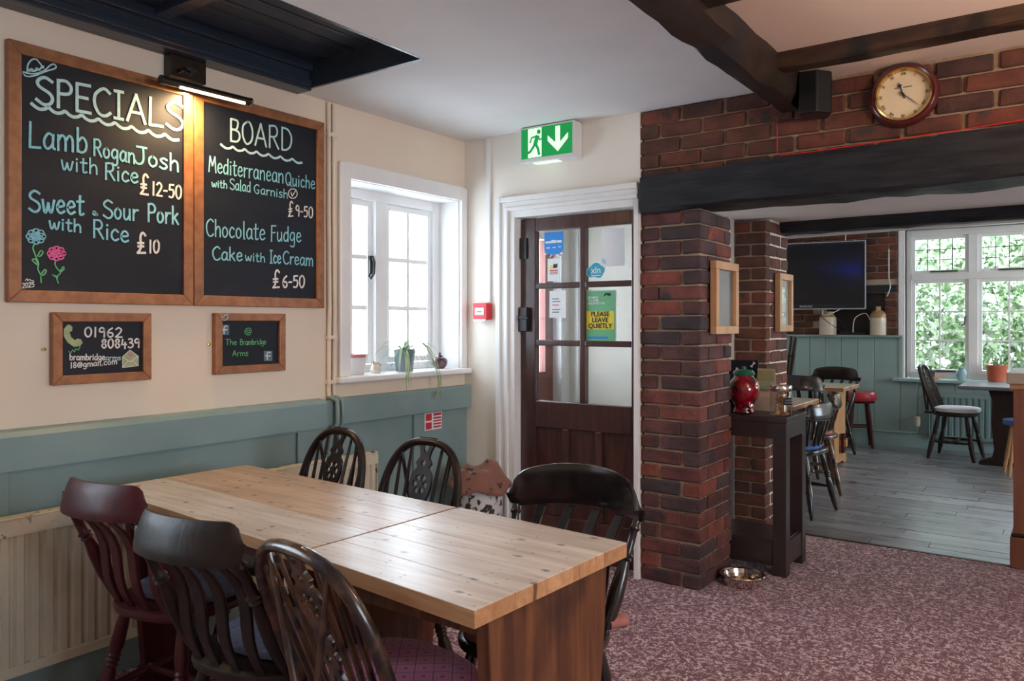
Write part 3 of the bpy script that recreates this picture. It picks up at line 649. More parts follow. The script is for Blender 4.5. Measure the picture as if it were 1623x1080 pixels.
# ---------------------------------------------------------------- door
dr = sempty('door_1', 'dark mahogany half glazed door with six panes')
DX0, DX1, DY = -2.615, -1.865, 3.745
def dbox(x0, x1, z0, z1, y0=DY, y1=DY + .045): return MB().box(x0, x1, y0, y1, z0, z1)
for n_, a in (('stile', (DX0, -2.515, .02, 1.93)), ('stile', (-1.905, DX1, .02, 1.93)), ('top_rail', (-2.515, -1.905, 1.855, 1.93)), ('lock_rail', (-2.515, -1.905, .735, .885)), ('bottom_rail', (-2.515, -1.905, .02, .24)),
              ('muntin', (-2.335, -2.295, .24, .735)), ('muntin', (-2.125, -2.085, .24, .735)), ('glazing_bar', (-2.222, -2.188, .885, 1.855)), ('glazing_bar', (-2.515, -2.222, 1.20, 1.232)), ('glazing_bar', (-2.188, -1.905, 1.20, 1.232)),
              ('glazing_bar', (-2.515, -2.222, 1.525, 1.557)), ('glazing_bar', (-2.188, -1.905, 1.525, 1.557))):
    dbox(*a).build(n_, mahog, dr, bevel=.005)
for a, b in ((-2.515, -2.335), (-2.295, -2.125), (-2.085, -1.905)):
    B(a - .005, b + .005, DY + .02, DY + .03, .235, .74).build('door_panel', mahog, dr)
for a, b in ((-2.515, -2.222), (-2.188, -1.905)):
    for c, d in ((.885, 1.20), (1.232, 1.525), (1.557, 1.855)):
        B(a, b, DY + .02, DY + .024, c, d).build('pane', window_glass, dr)
B(DX0 + .005, DX0 + .06, DY - .03, DY, 1.28, 1.42).build('rim_lock', iron, dr, bevel=.004)
MB().tube([(DX0 + .03, DY - .03, 1.36), (DX0 + .03, DY - .06, 1.36), (DX0 + .09, DY - .06, 1.355)], .007, 8).build('door_handle', iron, dr, smooth=True)
B(DX0 - .002, DX0 + .045, DY - .012, DY, 1.70, 1.82).build('hinge', iron, dr)
B(-2.55, -1.90, DY - .012, DY, .355, .37).build('panel_bead', chrome, dr)
# frame
fr = sempty('trim_4', 'white door frame and moulded architrave')
for a in ((-2.66, -2.62, 0, 1.975), (-1.862, -1.834, 0, 1.975), (-2.62, -1.862, 1.935, 1.975)):
    B(a[0], a[1], 3.685, 3.90, a[2], a[3]).build('door_jamb', white, fr, bevel=.003)
def arch(x0, x1, z0, z1):
    mb = MB()
    for k, (e, d) in enumerate(((0, .012), (.018, .024), (.036, .034), (.058, .020))):
        pass
    return mb
for k, (i0, i1, d) in enumerate(((0, .022, .030), (.022, .052, .022), (.052, .082, .034))):
    # left leg, head; built outwards from the opening
    B(-2.66 - i1, -2.66 - i0, 3.70 - d, 3.70, 0, 1.975 + i1).build('architrave', white, fr, bevel=.004)
    B(-2.66 - i0, -1.834, 3.70 - d, 3.70, 1.975 + i0, 1.975 + i1).build('architrave', white, fr, bevel=.004)
# stickers and notices on the door glass
GY = DY + .018
def card(name, label, x0, x1, z0, z1, m, cat='notice', y=GY, group=None):
    t = thing(name, label, cat, ((x0 + x1) / 2, y, z0), group=group)
    B((x0 - x1) / 2, (x1 - x0) / 2, -.0015, 0, 0, z1 - z0).build('sheet', m, t)
    return t
def colm(name, c, r=.6): return mat(name, c, r)
nb = colm('notice blue', (.02, .26, .75)); ng = colm('notice green', (.16, .50, .26)); ny = colm('notice yellow', (.85, .72, .06)); nk = colm('notice ink', (.02, .02, .03)); nw = colm('notice white', (.80, .84, .86)); cy = colm('sticker cyan', (.03, .42, .60)); rd = colm('notice red', (.6, .03, .05))
def pyc(u, v, y=GY): return PY(u, v, y)
def rect(u0, v0, u1, v1, y=GY):
    a = pyc(u0, v0, y); b = pyc(u1, v0, y); c = pyc(u0, v1, y); d = pyc(u1, v1, y)
    return a.x, b.x, (c.z + d.z) / 2, (a.z + b.z) / 2
x0, x1, z0, z1 = rect(863, 368, 893, 404)
t = thing('pennant_sticker', 'blue pennant sticker in the top left door pane', 'sticker', ((x0 + x1) / 2, GY, z0)); W2 = (x1 - x0) / 2; H2 = z1 - z0
MB().prism([(-W2, .022), (-W2 * .85, .012), (-W2 * .5, .003), (0, 0), (W2 * .5, .003), (W2 * .85, .012), (W2, .022), (W2, H2), (-W2, H2)], 0, .0015, Matrix.Rotation(PI / 2, 4, 'X')).build('sheet', nb, t)
for a_, b_, c_, d_ in ((-.044, -.016, .52, .60), (-.014, .014, .52, .64), (.017, .042, .52, .62), (-.038, -.020, .29, .34), (-.006, .010, .30, .34), (.024, .038, .31, .35)): B(a_ * W2 / .05, b_ * W2 / .05, -.0028, -.0018, H2 * c_, H2 * d_).build('print_line', nw, t)
for k_ in range(7):
    a_ = math.radians(200 + 140 * k_ / 6); MB().box(-.0035, .0035, -.001, 0, -.010, .010, Matrix.Translation((W2 * .85 * math.cos(a_), 0, .018 + .026 * math.sin(a_))) @ Matrix.Rotation(math.radians(40 if k_ < 4 else -40), 4, 'Y')).build('ribbon_stripe', rd if k_ % 2 else nw, t)
x0, x1, z0, z1 = rect(868, 410, 888, 446)
t = card('love_card', 'small white card reading LOVE below the blue pennant sticker', x0, x1, z0, z1, nw, 'card')
text('LOVE', .022, facing_y(Vector((0, -.003, .045))), rd, t); B(-.027, .027, -.003, -.002, .058, .064).build('red_line', rd, t)
MB().prism([(-.005, .075), (.022, .075), (.026, .1), (.012, .095), (0, .1)], 0, .001, Matrix.Translation((0, -.002, 0)) @ Matrix.Rotation(PI / 2, 4, 'X')).build('dog_print', nk, t)
B(-.026, -.010, -.003, -.002, .07, .09).build('beer_print', ny, t)
x0, x1, z0, z1 = rect(871, 461, 897, 504)
t = card('printed_sheet', 'white printed sheet in the middle left door pane', x0, x1, z0, z1, nw, 'notice')
for i, zz in enumerate((.03, .045, .07, .09, .105)): B(-.035, .01 + .01 * (i % 2), -.003, -.002, zz, zz + .004).build('print_line', nk if i != 2 else rd, t)
x0, x1, z0, z1 = rect(953, 362, 990, 422)
card('blank_sheet', 'blank white paper in the top right door pane', x0, x1, z0, z1, paper, 'paper')
x0, x1, z0, z1 = rect(922, 421, 950, 446)
t = thing('cloud_sticker', 'cyan cloud sticker reading xln at the bottom of the top right pane', 'sticker', ((x0 + x1) / 2 + .036, GY, z0 + .008)); W2 = (x1 - x0) / 2; H2 = z1 - z0
pts = []
SC_ = 1.5
for cxx, czz, rr, a0, a1 in ((-.02, .028, .022, 120, 300), (.012, .02, .018, 230, 360), (.022, .035, .017, -40, 80), (.0, .042, .024, 50, 150)):
    for i in range(8): a = math.radians(a0 + (a1 - a0) * i / 7); pts.append((SC_ * (cxx + rr * math.cos(a)), SC_ * (czz + rr * math.sin(a))))
MB().prism(pts, 0, .0014, Matrix.Rotation(PI / 2, 4, 'X')).build('cloud', nw, t)
cm = (0, .045); MB().prism([(cm[0] + (x - cm[0]) * .9, cm[1] + (z - cm[1]) * .88) for x, z in pts], .0015, .0022, Matrix.Rotation(PI / 2, 4, 'X')).build('cloud_face', cy, t)
text('xln', .050, facing_y(Vector((0, -.0035, .050))), nw, t, bold=.0006)
for k_ in range(6): B(-.030 + .010 * k_, -.022 + .010 * k_, -.0032, -.0022, .019, .025).build('print_line', nw, t)
for rr in (.014, .025): MB().tube([(.033 + rr * math.cos(a), -.002, .087 + rr * math.sin(a)) for a in [math.radians(q) for q in range(-5, 100, 15)]], .0018, 6).build('signal_arc', cy, t)
x0, x1, z0, z1 = rect(927, 460, 977, 543)
t = card('quiet_notice', 'green and yellow notice asking to please leave quietly', x0, x1, z0, z1, nw, 'notice'); W2 = (x1 - x0) / 2; H2 = z1 - z0
B(-W2 + .006, W2 - .006, -.0025, -.0016, .006, H2 - .004).build('green_print', ng, t)
B(-W2 + .012, W2 - .012, -.0032, -.0026, H2 * .25, H2 * .60).build('yellow_print', ny, t)
text('PLEASE\nLEAVE\nQUIETLY', .036, facing_y(Vector((0, -.0045, H2 * .425))), nk, t, bold=.0008, sx=1.02)
text('BE NICE\nTO OUR\nNEIGHBOURS', .018, facing_y(Vector((-W2 + .02, -.0045, H2 * .80))), nw, t, align='LEFT', bold=.0003)
B(-W2 + .02, W2 - .05, -.0036, -.0026, H2 * .07, H2 * .11).build('blue_print', nb, t)
MB().prism([(.02, H2 * .87), (.03, H2 * .94), (.06, H2 * .94), (.07, H2 * .9), (.05, H2 * .88), (.04, H2 * .91)], 0, .001, Matrix.Translation((0, -.0028, 0)) @ Matrix.Rotation(PI / 2, 4, 'X')).build('dark_logo', nk, t)

# porch: outer door seen through the glass
ed = sempty('door_2', 'red brown outer porch door with a bright glass pane')
MB().box(-3.2, -3.05, 4.12, 4.17, .02, 2.0).box(-3.2, -3.0, 4.80, 4.88, .02, 2.0).box(-3.2, -3.05, 4.12, 4.88, 1.92, 2.0).build('door_frame', white, ed)
odm = mat('porch door brown', (.22, .06, .045), .4, (.27, .08, .06), 5)
MB().box(-3.12, -3.07, 4.17, 4.80, .02, .98).box(-3.12, -3.07, 4.17, 4.27, .98, 1.92).box(-3.12, -3.07, 4.70, 4.80, .98, 1.92).build('door_leaf', odm, ed)
B(-3.10, -3.096, 4.27, 4.70, .98, 1.92).build('pane', window_glass, ed)
B(-3.11, -3.06, 4.45, 4.48, 1.35, 1.92).build('glazing_bar', white, ed)
struct(B(-3.0, -1.85, 3.95, 5.0, -.05, .002).build('floor', mortar), 'porch floor')
B(-3.0, -2.93, 4.92, 5.0, 0, CZ).build('corner_post', white, ed)
B(-2.999, -2.985, 4.02, 4.10, 1.0, 1.25).build('porch_notice', paper, ed)

# ---------------------------------------------------------------- far wall: wainscot, brickwork, window
fw = sempty('trim_5', 'teal tongue and groove wainscot of the far room')
x = -3.0
while x < 1.9:
    top = 1.17 if x < -1.62 else .70
    x1 = min(x + .172, 2.0)
    if x < -1.62 < x1 + .08: x1 = -1.535
    B(x + .002, x1 - .002, 9.365, 9.385, .14, top).build('wainscot_board', teal_f, fw, bevel=.004, seg=1); x = x1
B(-3.0, 3.5, 9.385, 9.40, 0, .70).build('backboard', teal_f, fw); B(-3.0, -1.54, 9.385, 9.40, .7, 1.17).build('backboard', teal_f, fw)
B(-3.0, -1.50, 9.30, 9.40, 1.17, 1.195).build('wainscot_shelf', teal_f, fw, bevel=.005)
B(-1.545, -1.515, 9.355, 9.40, .70, 1.17).build('end_post', teal_f, fw)
struct(B(-3.0, 3.5, 9.34, 9.385, -.012, .14).build('baseboard_far', teal_f), 'teal skirting of the far wall')
fb = struct(B(-3.0, -1.56, 9.388, 9.40, 1.19, 2.40).build('brick_chimney_breast', mortar), 'old brickwork behind the television')
z = 1.20; k = 0
fwm = mat('mortar far', (.45, .36, .28), .95, (.52, .43, .34), 12); fb.data.materials[0] = fwm
while z < 2.40:
    x = -3.0 + (.11 if k % 2 else 0)
    if k % 2: brick(fb, brick_w, -3.0, -2.9, 9.36, 9.39, z)
    while x < -1.58:
        x1 = min(x + .215, -1.565)
        hole = (z < 1.62 and x1 > -2.30 and x < -1.70)
        lint = 1.60 < z < 1.76 and x1 > -2.4
        if not hole and not lint and x1 - x > .04: brick(fb, brick_w, x, x1, 9.36, 9.39, z)
        x += .226
    z += .0765; k += 1
niche = mat('soot black', (.018, .014, .012), .95, (.03, .024, .02), 9)
B(-2.30, -1.69, 9.383, 9.392, 1.20, 1.66).build('dark_recess', niche, fb)  # flat near-black panel standing for the opening under the lintel
z = 1.205
for k in range(6): brick(fb, brick_w, -1.68, -1.57, 9.355, 9.39, z); z += .0765
B(-2.38, -1.565, 9.35, 9.39, 1.665, 1.745).build('iron_lintel', iron, fb, bevel=.004)
struct(MB().tube([(-1.62, 5.47, 1.915), (-.4, 5.47, 1.93), (1.2, 5.47, 1.94)], .012, 8).build('trim_6', white_p), 'white conduit along the rear beam')
w3 = sempty('window_3', 'large white garden window with leaded upper lights')
M_ = MB().box(-1.49, -1.44, 9.46, 9.54, .74, 2.33).box(.37, .42, 9.46, 9.54, .74, 2.33).box(-1.44, .37, 9.46, 9.54, 2.26, 2.33).box(-1.44, .37, 9.46, 9.54, .74, .80).box(-1.44, .37, 9.45, 9.55, 1.79, 1.86)
for xx in (-.90, -.27): M_.box(xx, xx + .085, 9.45, 9.55, .80, 1.79).box(xx, xx + .085, 9.45, 9.55, 1.86, 2.26)
M_.build('window_frame', white, w3, bevel=.004)
for a, b in ((-1.44, -.90), (-.815, -.27), (-.185, .37)):
    casement(w3, .035, 9.48, 9.52, a, b, .80, 1.79, 2, 3, white, 'x', .008)
    s_ = casement(w3, .035, 9.48, 9.52, a, b, 1.86, 2.26, 1, 1, white, 'x', .008)
    for i in range(1, 4): xx = a + .035 + (b - a - .07) * i / 4; MB().box(xx - .0035, xx + .0035, 9.49, 9.506, 1.895, 2.225).build('lead_came', iron, s_)
    for zz in (2.005, 2.115): MB().box(a + .035, b - .035, 9.49, 9.506, zz - .003, zz + .003).build('lead_came', iron, s_)
    MB().box(a + .18, b - .1, 9.455, 9.475, 1.872, 1.884).build('window_stay', iron, w3); MB().box(a + .18, b - .1, 9.455, 9.475, .812, .824).build('window_stay', iron, w3)
    MB().tube([(b - .03, 9.46, 1.40), (b - .03, 9.44, 1.38), (b - .035, 9.44, 1.32), (b - .06, 9.44, 1.30)], .007, 6).build('latch_handle', iron, w3)
MB().box(-1.515, -1.49, 9.375, 9.55, .72, 2.36).box(.42, .45, 9.375, 9.55, .72, 2.36).box(-1.49, .42, 9.375, 9.55, 2.33, 2.36).box(-1.555, -1.515, 9.37, 9.40, .72, 2.40).box(-1.515, .45, 9.37, 9.40, 2.36, 2.41).build('architrave', white, w3, bevel=.005)
B(-1.60, .55, 9.28, 9.48, .70, .735).build('window_sill', teal_f, w3, bevel=.008, seg=3)
# garden
gmat = mat('leaf mass', (.10, .22, .035), .7, (.26, .40, .10), 3, detail=5, c3=(.02, .06, .012), c3r=(.5, .6), c3s=4)
lm = [mat('garden leaf', (.27, .36, .19), .6, (.40, .48, .30), 1.5), mat('garden leaf pale', (.60, .62, .56), .6, (.68, .70, .64), 1.5), mat('garden leaf dark', (.06, .14, .04), .6, (.12, .22, .08), 1.5)]
r = random.Random(3)
hedge = MB()
for i in range(27000):
    x = r.uniform(-4.5, 3); z = r.uniform(0, 2.62); y = 12.2 + .5 * math.sin(x * 2.1 + 1) + .4 * math.sin(z * 3 + x) - z * .15 + r.uniform(-.3, .35)
    s = r.uniform(.025, .055) if i % 9 else r.uniform(.12, .2); y += 0 if i % 9 else .7; a = Vector((r.uniform(-1, 1), r.uniform(-1, 1), r.uniform(-1, 1))).normalized() * s; b = a.cross(Vector((r.uniform(-1, 1), r.uniform(-1, 1), r.uniform(-1, 1)))).normalized() * s * .6
    p = Vector((x, y, z)); n = len(hedge.v); hedge.v += [tuple(p - a), tuple(p - b), tuple(p + a), tuple(p + b)]; hedge.f.append((n, n + 1, n + 2, n + 3))
me = D.meshes.new('hedge'); me.from_pydata(hedge.v, [], hedge.f)
for m in lm: me.materials.append(m)
for i, p in enumerate(me.polygons): p.material_index = (0 if r.random() < .45 else (1 if r.random() < .6 else 2))
ho = D.objects.new('hedge', me); COL.objects.link(ho); tag(ho, 'bright leafy garden shrubs outside the far window', 'shrubs', kind='stuff')
struct(B(-6, 5, 9.7, 15, -.2, -.1).build('ground', mat('grass', (.06, .14, .03), .9, (.12, .2, .05), 5)), 'garden ground outside the far window')

# ================================================================ CHALKBOARDS
def framed_board(name, label, y0, y1, z0, z1, fw_, cat='chalkboard', x=-3.0, d=.03, tilt=0):
    t = thing(name, label, cat, (x, (y0 + y1) / 2, z0))
    hy = (y1 - y0) / 2; H_ = z1 - z0
    B(.002, d - .012, -hy + fw_ * .6, hy - fw_ * .6, fw_ * .6, H_ - fw_ * .6).build('slate_panel', slate, t)
    for pts in (((-hy, 0), (hy, 0), (hy - fw_, fw_), (-hy + fw_, fw_)), ((-hy, H_), (-hy + fw_, H_ - fw_), (hy - fw_, H_ - fw_), (hy, H_)),
                ((-hy, 0), (-hy + fw_, fw_), (-hy + fw_, H_ - fw_), (-hy, H_)), ((hy, 0), (hy, H_), (hy - fw_, H_ - fw_), (hy - fw_, fw_))):
        mb = MB(); mb.add([(.0, a, b) for a, b in pts] + [(d, a, b) for a, b in pts], [(3, 2, 1, 0), (4, 5, 6, 7), (0, 1, 5, 4), (1, 2, 6, 5), (2, 3, 7, 6), (3, 0, 4, 7)])
        mb.build('frame_rail', pinefr, t, bevel=.003)
    return t
bd1 = framed_board('specials_board', 'large pine framed chalkboard headed SPECIALS, left of the pair', 1.186, 1.883, 1.402, 2.307, .043)
bd2 = framed_board('specials_board', 'pine framed chalkboard headed BOARD, right of the pair, listing quiche and cake', 1.887, 2.583, 1.402, 2.305, .044)
def plane_for(t, xs):
    loc = Vector(t.location)
    return lambda u, v: PX(u, v, xs) - loc
NX = (1, 0, 0)
pf = plane_for(bd1, -2.9812)
def ch(t, m, s, a, b, cap, wd, pf_): return chalk(t, m, s, a, b, cap, wd, pf_, NX)
ch(bd1, chalk_p, 'SPECIALS', (56, 163), (291, 208), 43, .0115, pf)
def wave(a, b, n, amp):
    out = []
    for i in range(n):
        for k_, dv in ((0, -amp * .6), (.25, amp * .3), (.5, amp * .7), (.8, amp * .2)):
            s = (i + k_) / n; out.append((a[0] + (b[0] - a[0]) * s, a[1] + (b[1] - a[1]) * s + dv))
    return out
doodle(bd1, chalk_p, [wave((50, 167), (288, 222), 9, 4.5)], .012, pf, NX, 'chalk_wave')
doodle(bd1, chalk_p, [[(37, 117), (42, 121), (55, 120), (73, 113), (88, 108), (86, 102), (79, 104), (70, 112), (55, 117), (43, 116), (37, 114), (37, 117)], [(43, 115), (44, 103), (50, 95), (57, 94), (62, 99), (69, 108)], [(45, 110), (52, 113), (62, 110), (69, 105)], [(46, 113), (50, 109), (54, 113), (58, 108), (62, 111), (66, 106)]], .005, pf, NX, 'hat_drawing')
ch(bd1, chalk_b, 'Lamb', (44, 233), (139, 243), 40, .0085, pf)
ch(bd1, chalk_b, 'Rogan', (147, 246), (214, 260), 26, .0075, pf)
ch(bd1, chalk_b, 'Josh', (213, 258), (284, 273), 27, .0085, pf)
ch(bd1, chalk_b, 'with', (96, 268), (155, 277), 24, .0065, pf)
ch(bd1, chalk_b, 'Rice', (165, 284), (219, 291), 26, .0075, pf)
ch(bd1, chalk_w, '£', (221, 308), (236, 310), 33, .0085, pf)
ch(bd1, chalk_w, '12-50', (240, 309), (288, 316), 21, .0075, pf)
ch(bd1, chalk_b, 'Sweet', (45, 335), (133, 341), 33, .0085, pf)
ch(bd1, chalk_b, '&', (145, 340), (155, 342), 9, .0055, pf)
ch(bd1, chalk_b, 'Sour', (163, 345), (219, 350), 28, .0075, pf)
ch(bd1, chalk_b, 'Pork', (233, 351), (283, 356), 28, .0085, pf)
ch(bd1, chalk_b, 'with', (77, 362), (129, 369), 20, .0065, pf)
ch(bd1, chalk_b, 'Rice', (146, 376), (204, 385), 28, .0075, pf)
ch(bd1, chalk_w, '£', (216, 402), (232, 402), 33, .009, pf)
ch(bd1, chalk_w, '10', (235, 401), (253, 401), 20, .0075, pf)
def scribble(cx, cy_, rx, ry, seed):
    r = random.Random(seed); ls = []
    for k in range(8):
        a = k * PI / 4; ls.append([(cx + rx * .62 * math.cos(a) + rx * .36 * math.cos(q * PI / 3), cy_ + ry * .62 * math.sin(a) + ry * .4 * math.sin(q * PI / 3)) for q in range(7)])
    for k in range(4): a = k * PI / 2 + .4; ls.append([(cx + rx * .25 * math.cos(a) + rx * .3 * math.cos(q * PI / 3), cy_ + ry * .25 * math.sin(a) + ry * .3 * math.sin(q * PI / 3)) for q in range(7)])
    return ls
doodle(bd1, chalk_b, scribble(57, 375, 16, 12, 1), .004, pf, NX, 'flower_drawing', 3)
doodle(bd1, chalk_k, scribble(89.5, 402, 15, 11, 2), .005, pf, NX, 'flower_drawing', 3)
doodle(bd1, chalk_g, [[(56, 386), (52, 392), (54, 400), (58, 410), (61, 418), (60, 427), (64, 436), (65, 448)], [(59, 407), (64, 398), (68, 400), (64, 406), (59, 407)], [(60, 421), (53, 415), (51, 412), (56, 411), (60, 419)], [(64, 437), (70, 428), (73, 430), (69, 436), (64, 437)],
                     [(88, 414), (87, 420), (92, 428), (96, 432), (90, 440), (92, 449)], [(95, 430), (100, 423), (101, 427), (96, 431)], [(91, 441), (84, 437), (83, 436), (89, 438)]], .0045, pf, NX, 'flower_stems')
ch(bd1, chalk_w, '2025', (35, 457), (54, 455), 8, .003, pf)
doodle(bd1, chalk_w, [[(40, 445), (43, 442), (44, 445), (47, 443), (49, 445), (53, 445)]], .0025, pf, NX, 'signature')
pf2 = plane_for(bd2, -2.9812)
ch(bd2, chalk_p, 'BOARD', (363, 223), (463, 240), 35, .0085, pf2)
doodle(bd2, chalk_p, [wave((350, 231), (482, 258), 7, 3.5)], .010, pf2, NX, 'chalk_wave')
ch(bd2, chalk_b, 'Mediterranean', (330, 272), (449, 291), 25, .0055, pf2)
ch(bd2, chalk_b, 'Quiche', (452, 293), (499, 300), 20, .0055, pf2)
ch(bd2, chalk_b, 'with', (335, 296), (360, 299), 12, .0045, pf2); ch(bd2, chalk_b, 'Salad', (364, 300), (397, 305), 17, .0045, pf2); ch(bd2, chalk_b, 'Garnish', (402, 306), (456, 315), 14, .0045, pf2)
doodle(bd2, chalk_w, [[(464 + 7 * math.cos(q * PI / 6), 307 + 7.5 * math.sin(q * PI / 6)) for q in range(13)], [(461, 305), (463, 311)], [(463, 311), (468, 303)]], .004, pf2, NX, 'vegetarian_mark')
ch(bd2, chalk_w, '£', (456, 344), (465, 343), 24, .006, pf2); ch(bd2, chalk_w, '9-50', (468, 342), (496, 346), 17, .006, pf2)
ch(bd2, chalk_b, 'Chocolate', (326, 374), (420, 381), 27, .006, pf2); ch(bd2, chalk_b, 'Fudge', (428, 382), (477, 384), 24, .006, pf2)
ch(bd2, chalk_b, 'Cake', (336, 412), (384, 414), 21, .0065, pf2); ch(bd2, chalk_b, 'with', (388, 413), (420, 416), 14, .005, pf2)
ch(bd2, chalk_b, 'Ice', (427, 417), (445, 418), 20, .006, pf2); ch(bd2, chalk_b, 'Cream', (448, 418), (496, 422), 20, .006, pf2)
ch(bd2, chalk_w, '£', (431, 457), (444, 456), 28, .008, pf2); ch(bd2, chalk_w, '6-50', (447, 456), (483, 456), 19, .008, pf2)
# small boards
s1 = framed_board('phone_board', 'small pine framed chalkboard with a phone number and email', 1.331, 1.701, 1.105, 1.368, .034)
pf3 = plane_for(s1, -2.9812)
ch(s1, chalk_w, '01962', (133, 534), (194, 535), 15, .006, pf3); ch(s1, chalk_w, '808439', (160, 552), (221, 551), 14, .006, pf3)
ch(s1, chalk_w, 'brambridge', (110, 571), (166, 571), 10, .0038, pf3); ch(s1, chalk_p, 'arms', (167, 571), (191, 571), 8, .0028, pf3); ch(s1, chalk_w, '18@gmail.com', (111, 584), (185, 577), 9, .0035, pf3)
mb = MB(); ph = [(107, 515), (101, 522), (101, 533), (107, 543), (117, 550), (126, 549), (131, 544), (128, 538), (122, 537), (119, 540), (113, 535), (110, 527), (114, 525), (115, 519), (111, 515)]
P3 = [pf3(*q) for q in ph]; n = len(P3); mb.add([tuple(p) for p in P3] + [tuple(p + Vector((.0008, 0, 0))) for p in P3], [tuple(range(n)), tuple(range(n, 2 * n))]); mb.build('phone_drawing', olive, s1)
doodle(s1, chalk_g, [[(127, 549), (124, 555), (120, 553), (118, 558), (115, 555), (112, 560), (109, 557)]], .0025, pf3, NX, 'cord_drawing')
P3 = [pf3(*q) for q in [(194, 566), (206, 555), (219, 565), (219, 580), (194, 583)]]; mb = MB(); mb.add([tuple(p) for p in P3] + [tuple(p + Vector((.0008, 0, 0))) for p in P3], [tuple(range(5)), tuple(range(5, 10))]); mb.build('envelope_drawing', olive, s1)
doodle(s1, chalk_w, [[(194, 566), (206, 555), (219, 565), (219, 580), (194, 583), (194, 566)], [(194, 566), (206, 574), (219, 565)], [(194, 583), (203, 572)], [(219, 580), (210, 572)]], .0025, plane_for(s1, -2.9800), NX, 'envelope_lines', 1)
doodle(s1, chalk_k, [[(206, 566), (203, 562), (205, 560), (206, 562), (208, 560), (210, 562), (206, 566)]], .002, plane_for(s1, -2.9800), NX, 'heart_drawing')
s2 = framed_board('name_board', 'smallest pine framed chalkboard with green chalk name and an at sign', 1.986, 2.352, 1.109, 1.372, .034)
pf4 = plane_for(s2, -2.9812)
ch(s2, chalk_g, '@', (387, 531), (399, 531), 12, .003, pf4); ch(s2, chalk_g, 'The', (357, 547), (375, 547), 9, .0026, pf4); ch(s2, chalk_g, 'Brambridge', (380, 547), (421, 546), 9, .0026, pf4); ch(s2, chalk_g, 'Arms', (368, 565), (393, 564), 9, .0026, pf4)
fb_m = mat('badge slate blue', (.10, .19, .25), .7)
for u, v in ((356, 523), (424.5, 564.5)):
    P3 = [pf4(u - 6.5, v - 8), pf4(u + 7, v - 8), pf4(u + 7, v + 8), pf4(u - 6.5, v + 8)]; mb = MB(); mb.add([tuple(p) for p in P3] + [tuple(p + Vector((.0008, 0, 0))) for p in P3], [(0, 1, 2, 3), (4, 5, 6, 7)]); mb.build('square_badge', fb_m, s2)
    doodle(s2, chalk_w, [[(u + 4, v - 5), (u + 1, v - 6), (u - 1, v - 3), (u - 1, v + 6)], [(u - 4, v), (u + 4, v)]], .005, plane_for(s2, -2.9800), NX, 'badge_letter')
doodle(s2, chalk_b, [[(350, 502), (352, 507), (357, 508), (361, 504), (360, 500), (356, 500), (354, 503), (350, 502)], [(357, 499), (361, 498)]], .003, plane_for(s2, -2.9690), NX, 'bird_drawing')
for t_, yy in ((s1, -.205), (s2, -.20)): MB().lathe([(.0, 0), (.006, 0), (.006, .006), (0, .008)], 10, Matrix.Translation((.003, yy, .13)) @ Matrix.Rotation(PI / 2, 4, 'Y')).build('fixing_tab', brass, t_)

# picture light
a = PX(256, 128, -2.86); b = PX(396, 163, -2.86); pc = PX(290, 117, -3.0)
pt = thing('picture_light', 'bronze picture light with a glowing tube above the chalkboards', 'lamp', (-3.0, pc.y, 2.33))
lo = Vector(pt.location)
B(0, .05, -.085, .075, -.005, .085).build('mounting_box', bronze, pt, bevel=.004); B(.05, .06, -.02, .03, .035, .045).build('slot_plate', chrome, pt)
MB().tube([(.04, -.05, .01), (.09, -.05, .02), (.14, -.05, -.01)], .008, 8).build('arm', bronze, pt, smooth=True)
A_ = a - lo; B_ = b - lo
MB().tube([A_ + Vector((0, 0, .004)), B_ + Vector((0, 0, .004))], .016, 14).build('tube_housing', bronze, pt, smooth=True)
glow = mat('warm glow', (1, .8, .5), .5, emit=(1, .72, .40), es=14)
c1 = A_.lerp(B_, .18); c2 = A_.lerp(B_, .92)
MB().tube([c1 + Vector((.009, 0, -.010)), c2 + Vector((.009, 0, -.010))], .006, 8).build('glowing_tube', glow, pt, smooth=True)
MB().tube([A_ - Vector((0, .006, -.004)), A_ + Vector((0, .004, .004))], .018, 14).build('end_cap', iron, pt); MB().tube([B_ - Vector((0, .004, -.004)), B_ + Vector((0, .006, .004))], .018, 14).build('end_cap', chrome, pt)
ll = lamp('picture_light_lamp', 'AREA', tuple((a + b) / 2 + Vector((.0, -.03, -.03))), (-.35, 0, -1), energy=7, color=(1, .66, .32), size=(.025, .24))

# exit sign
g_m = mat('exit green', (.0, .30, .07), .5, emit=(0, .42, .07), es=.3); gw = mat('exit white', (.8, .9, .8), .5, emit=(.75, 1, .72), es=.55)
es = thing('exit_sign', 'lit green emergency exit sign with running figure and down arrow above the door', 'sign', (-2.355, 3.70, 2.222))
B(-.177, .177, -.085, 0, 0, .198).build('housing', white_p, es, bevel=.006)
def yp(mb, pts, d0, d1): return mb.prism(pts, d0, d1, Matrix.Rotation(PI / 2, 4, 'X'))
yp(MB(), [(-.166, .022), (.166, .022), (.166, .188), (-.166, .188)], .0855, .0865).build('green_face', g_m, es)
yp(MB(), [(-.120, .025), (-.03, .025), (-.03, .186), (-.120, .186)], .0866, .0875).build('doorway', gw, es)
yp(MB(), [(.075, .04), (.14, .105), (.14, .135), (.09, .09), (.09, .178), (.060, .178), (.060, .09), (.01, .135), (.01, .105)], .0866, .0875).build('arrow', gw, es)
mb = MB()
for pts, wd in (([(-.058, .135), (-.070, .10)], .026), ([(-.070, .10), (-.055, .075), (-.045, .040)], .015), ([(-.070, .10), (-.090, .075), (-.105, .058), (-.14, .048)], .015), ([(-.058, .140), (-.095, .135), (-.105, .11)], .010), ([(-.055, .138), (-.040, .118), (-.015, .125)], .010)):
    ribbon(mb, [(x, -.0880, z) for x, z in pts], wd, (0, -1, 0))
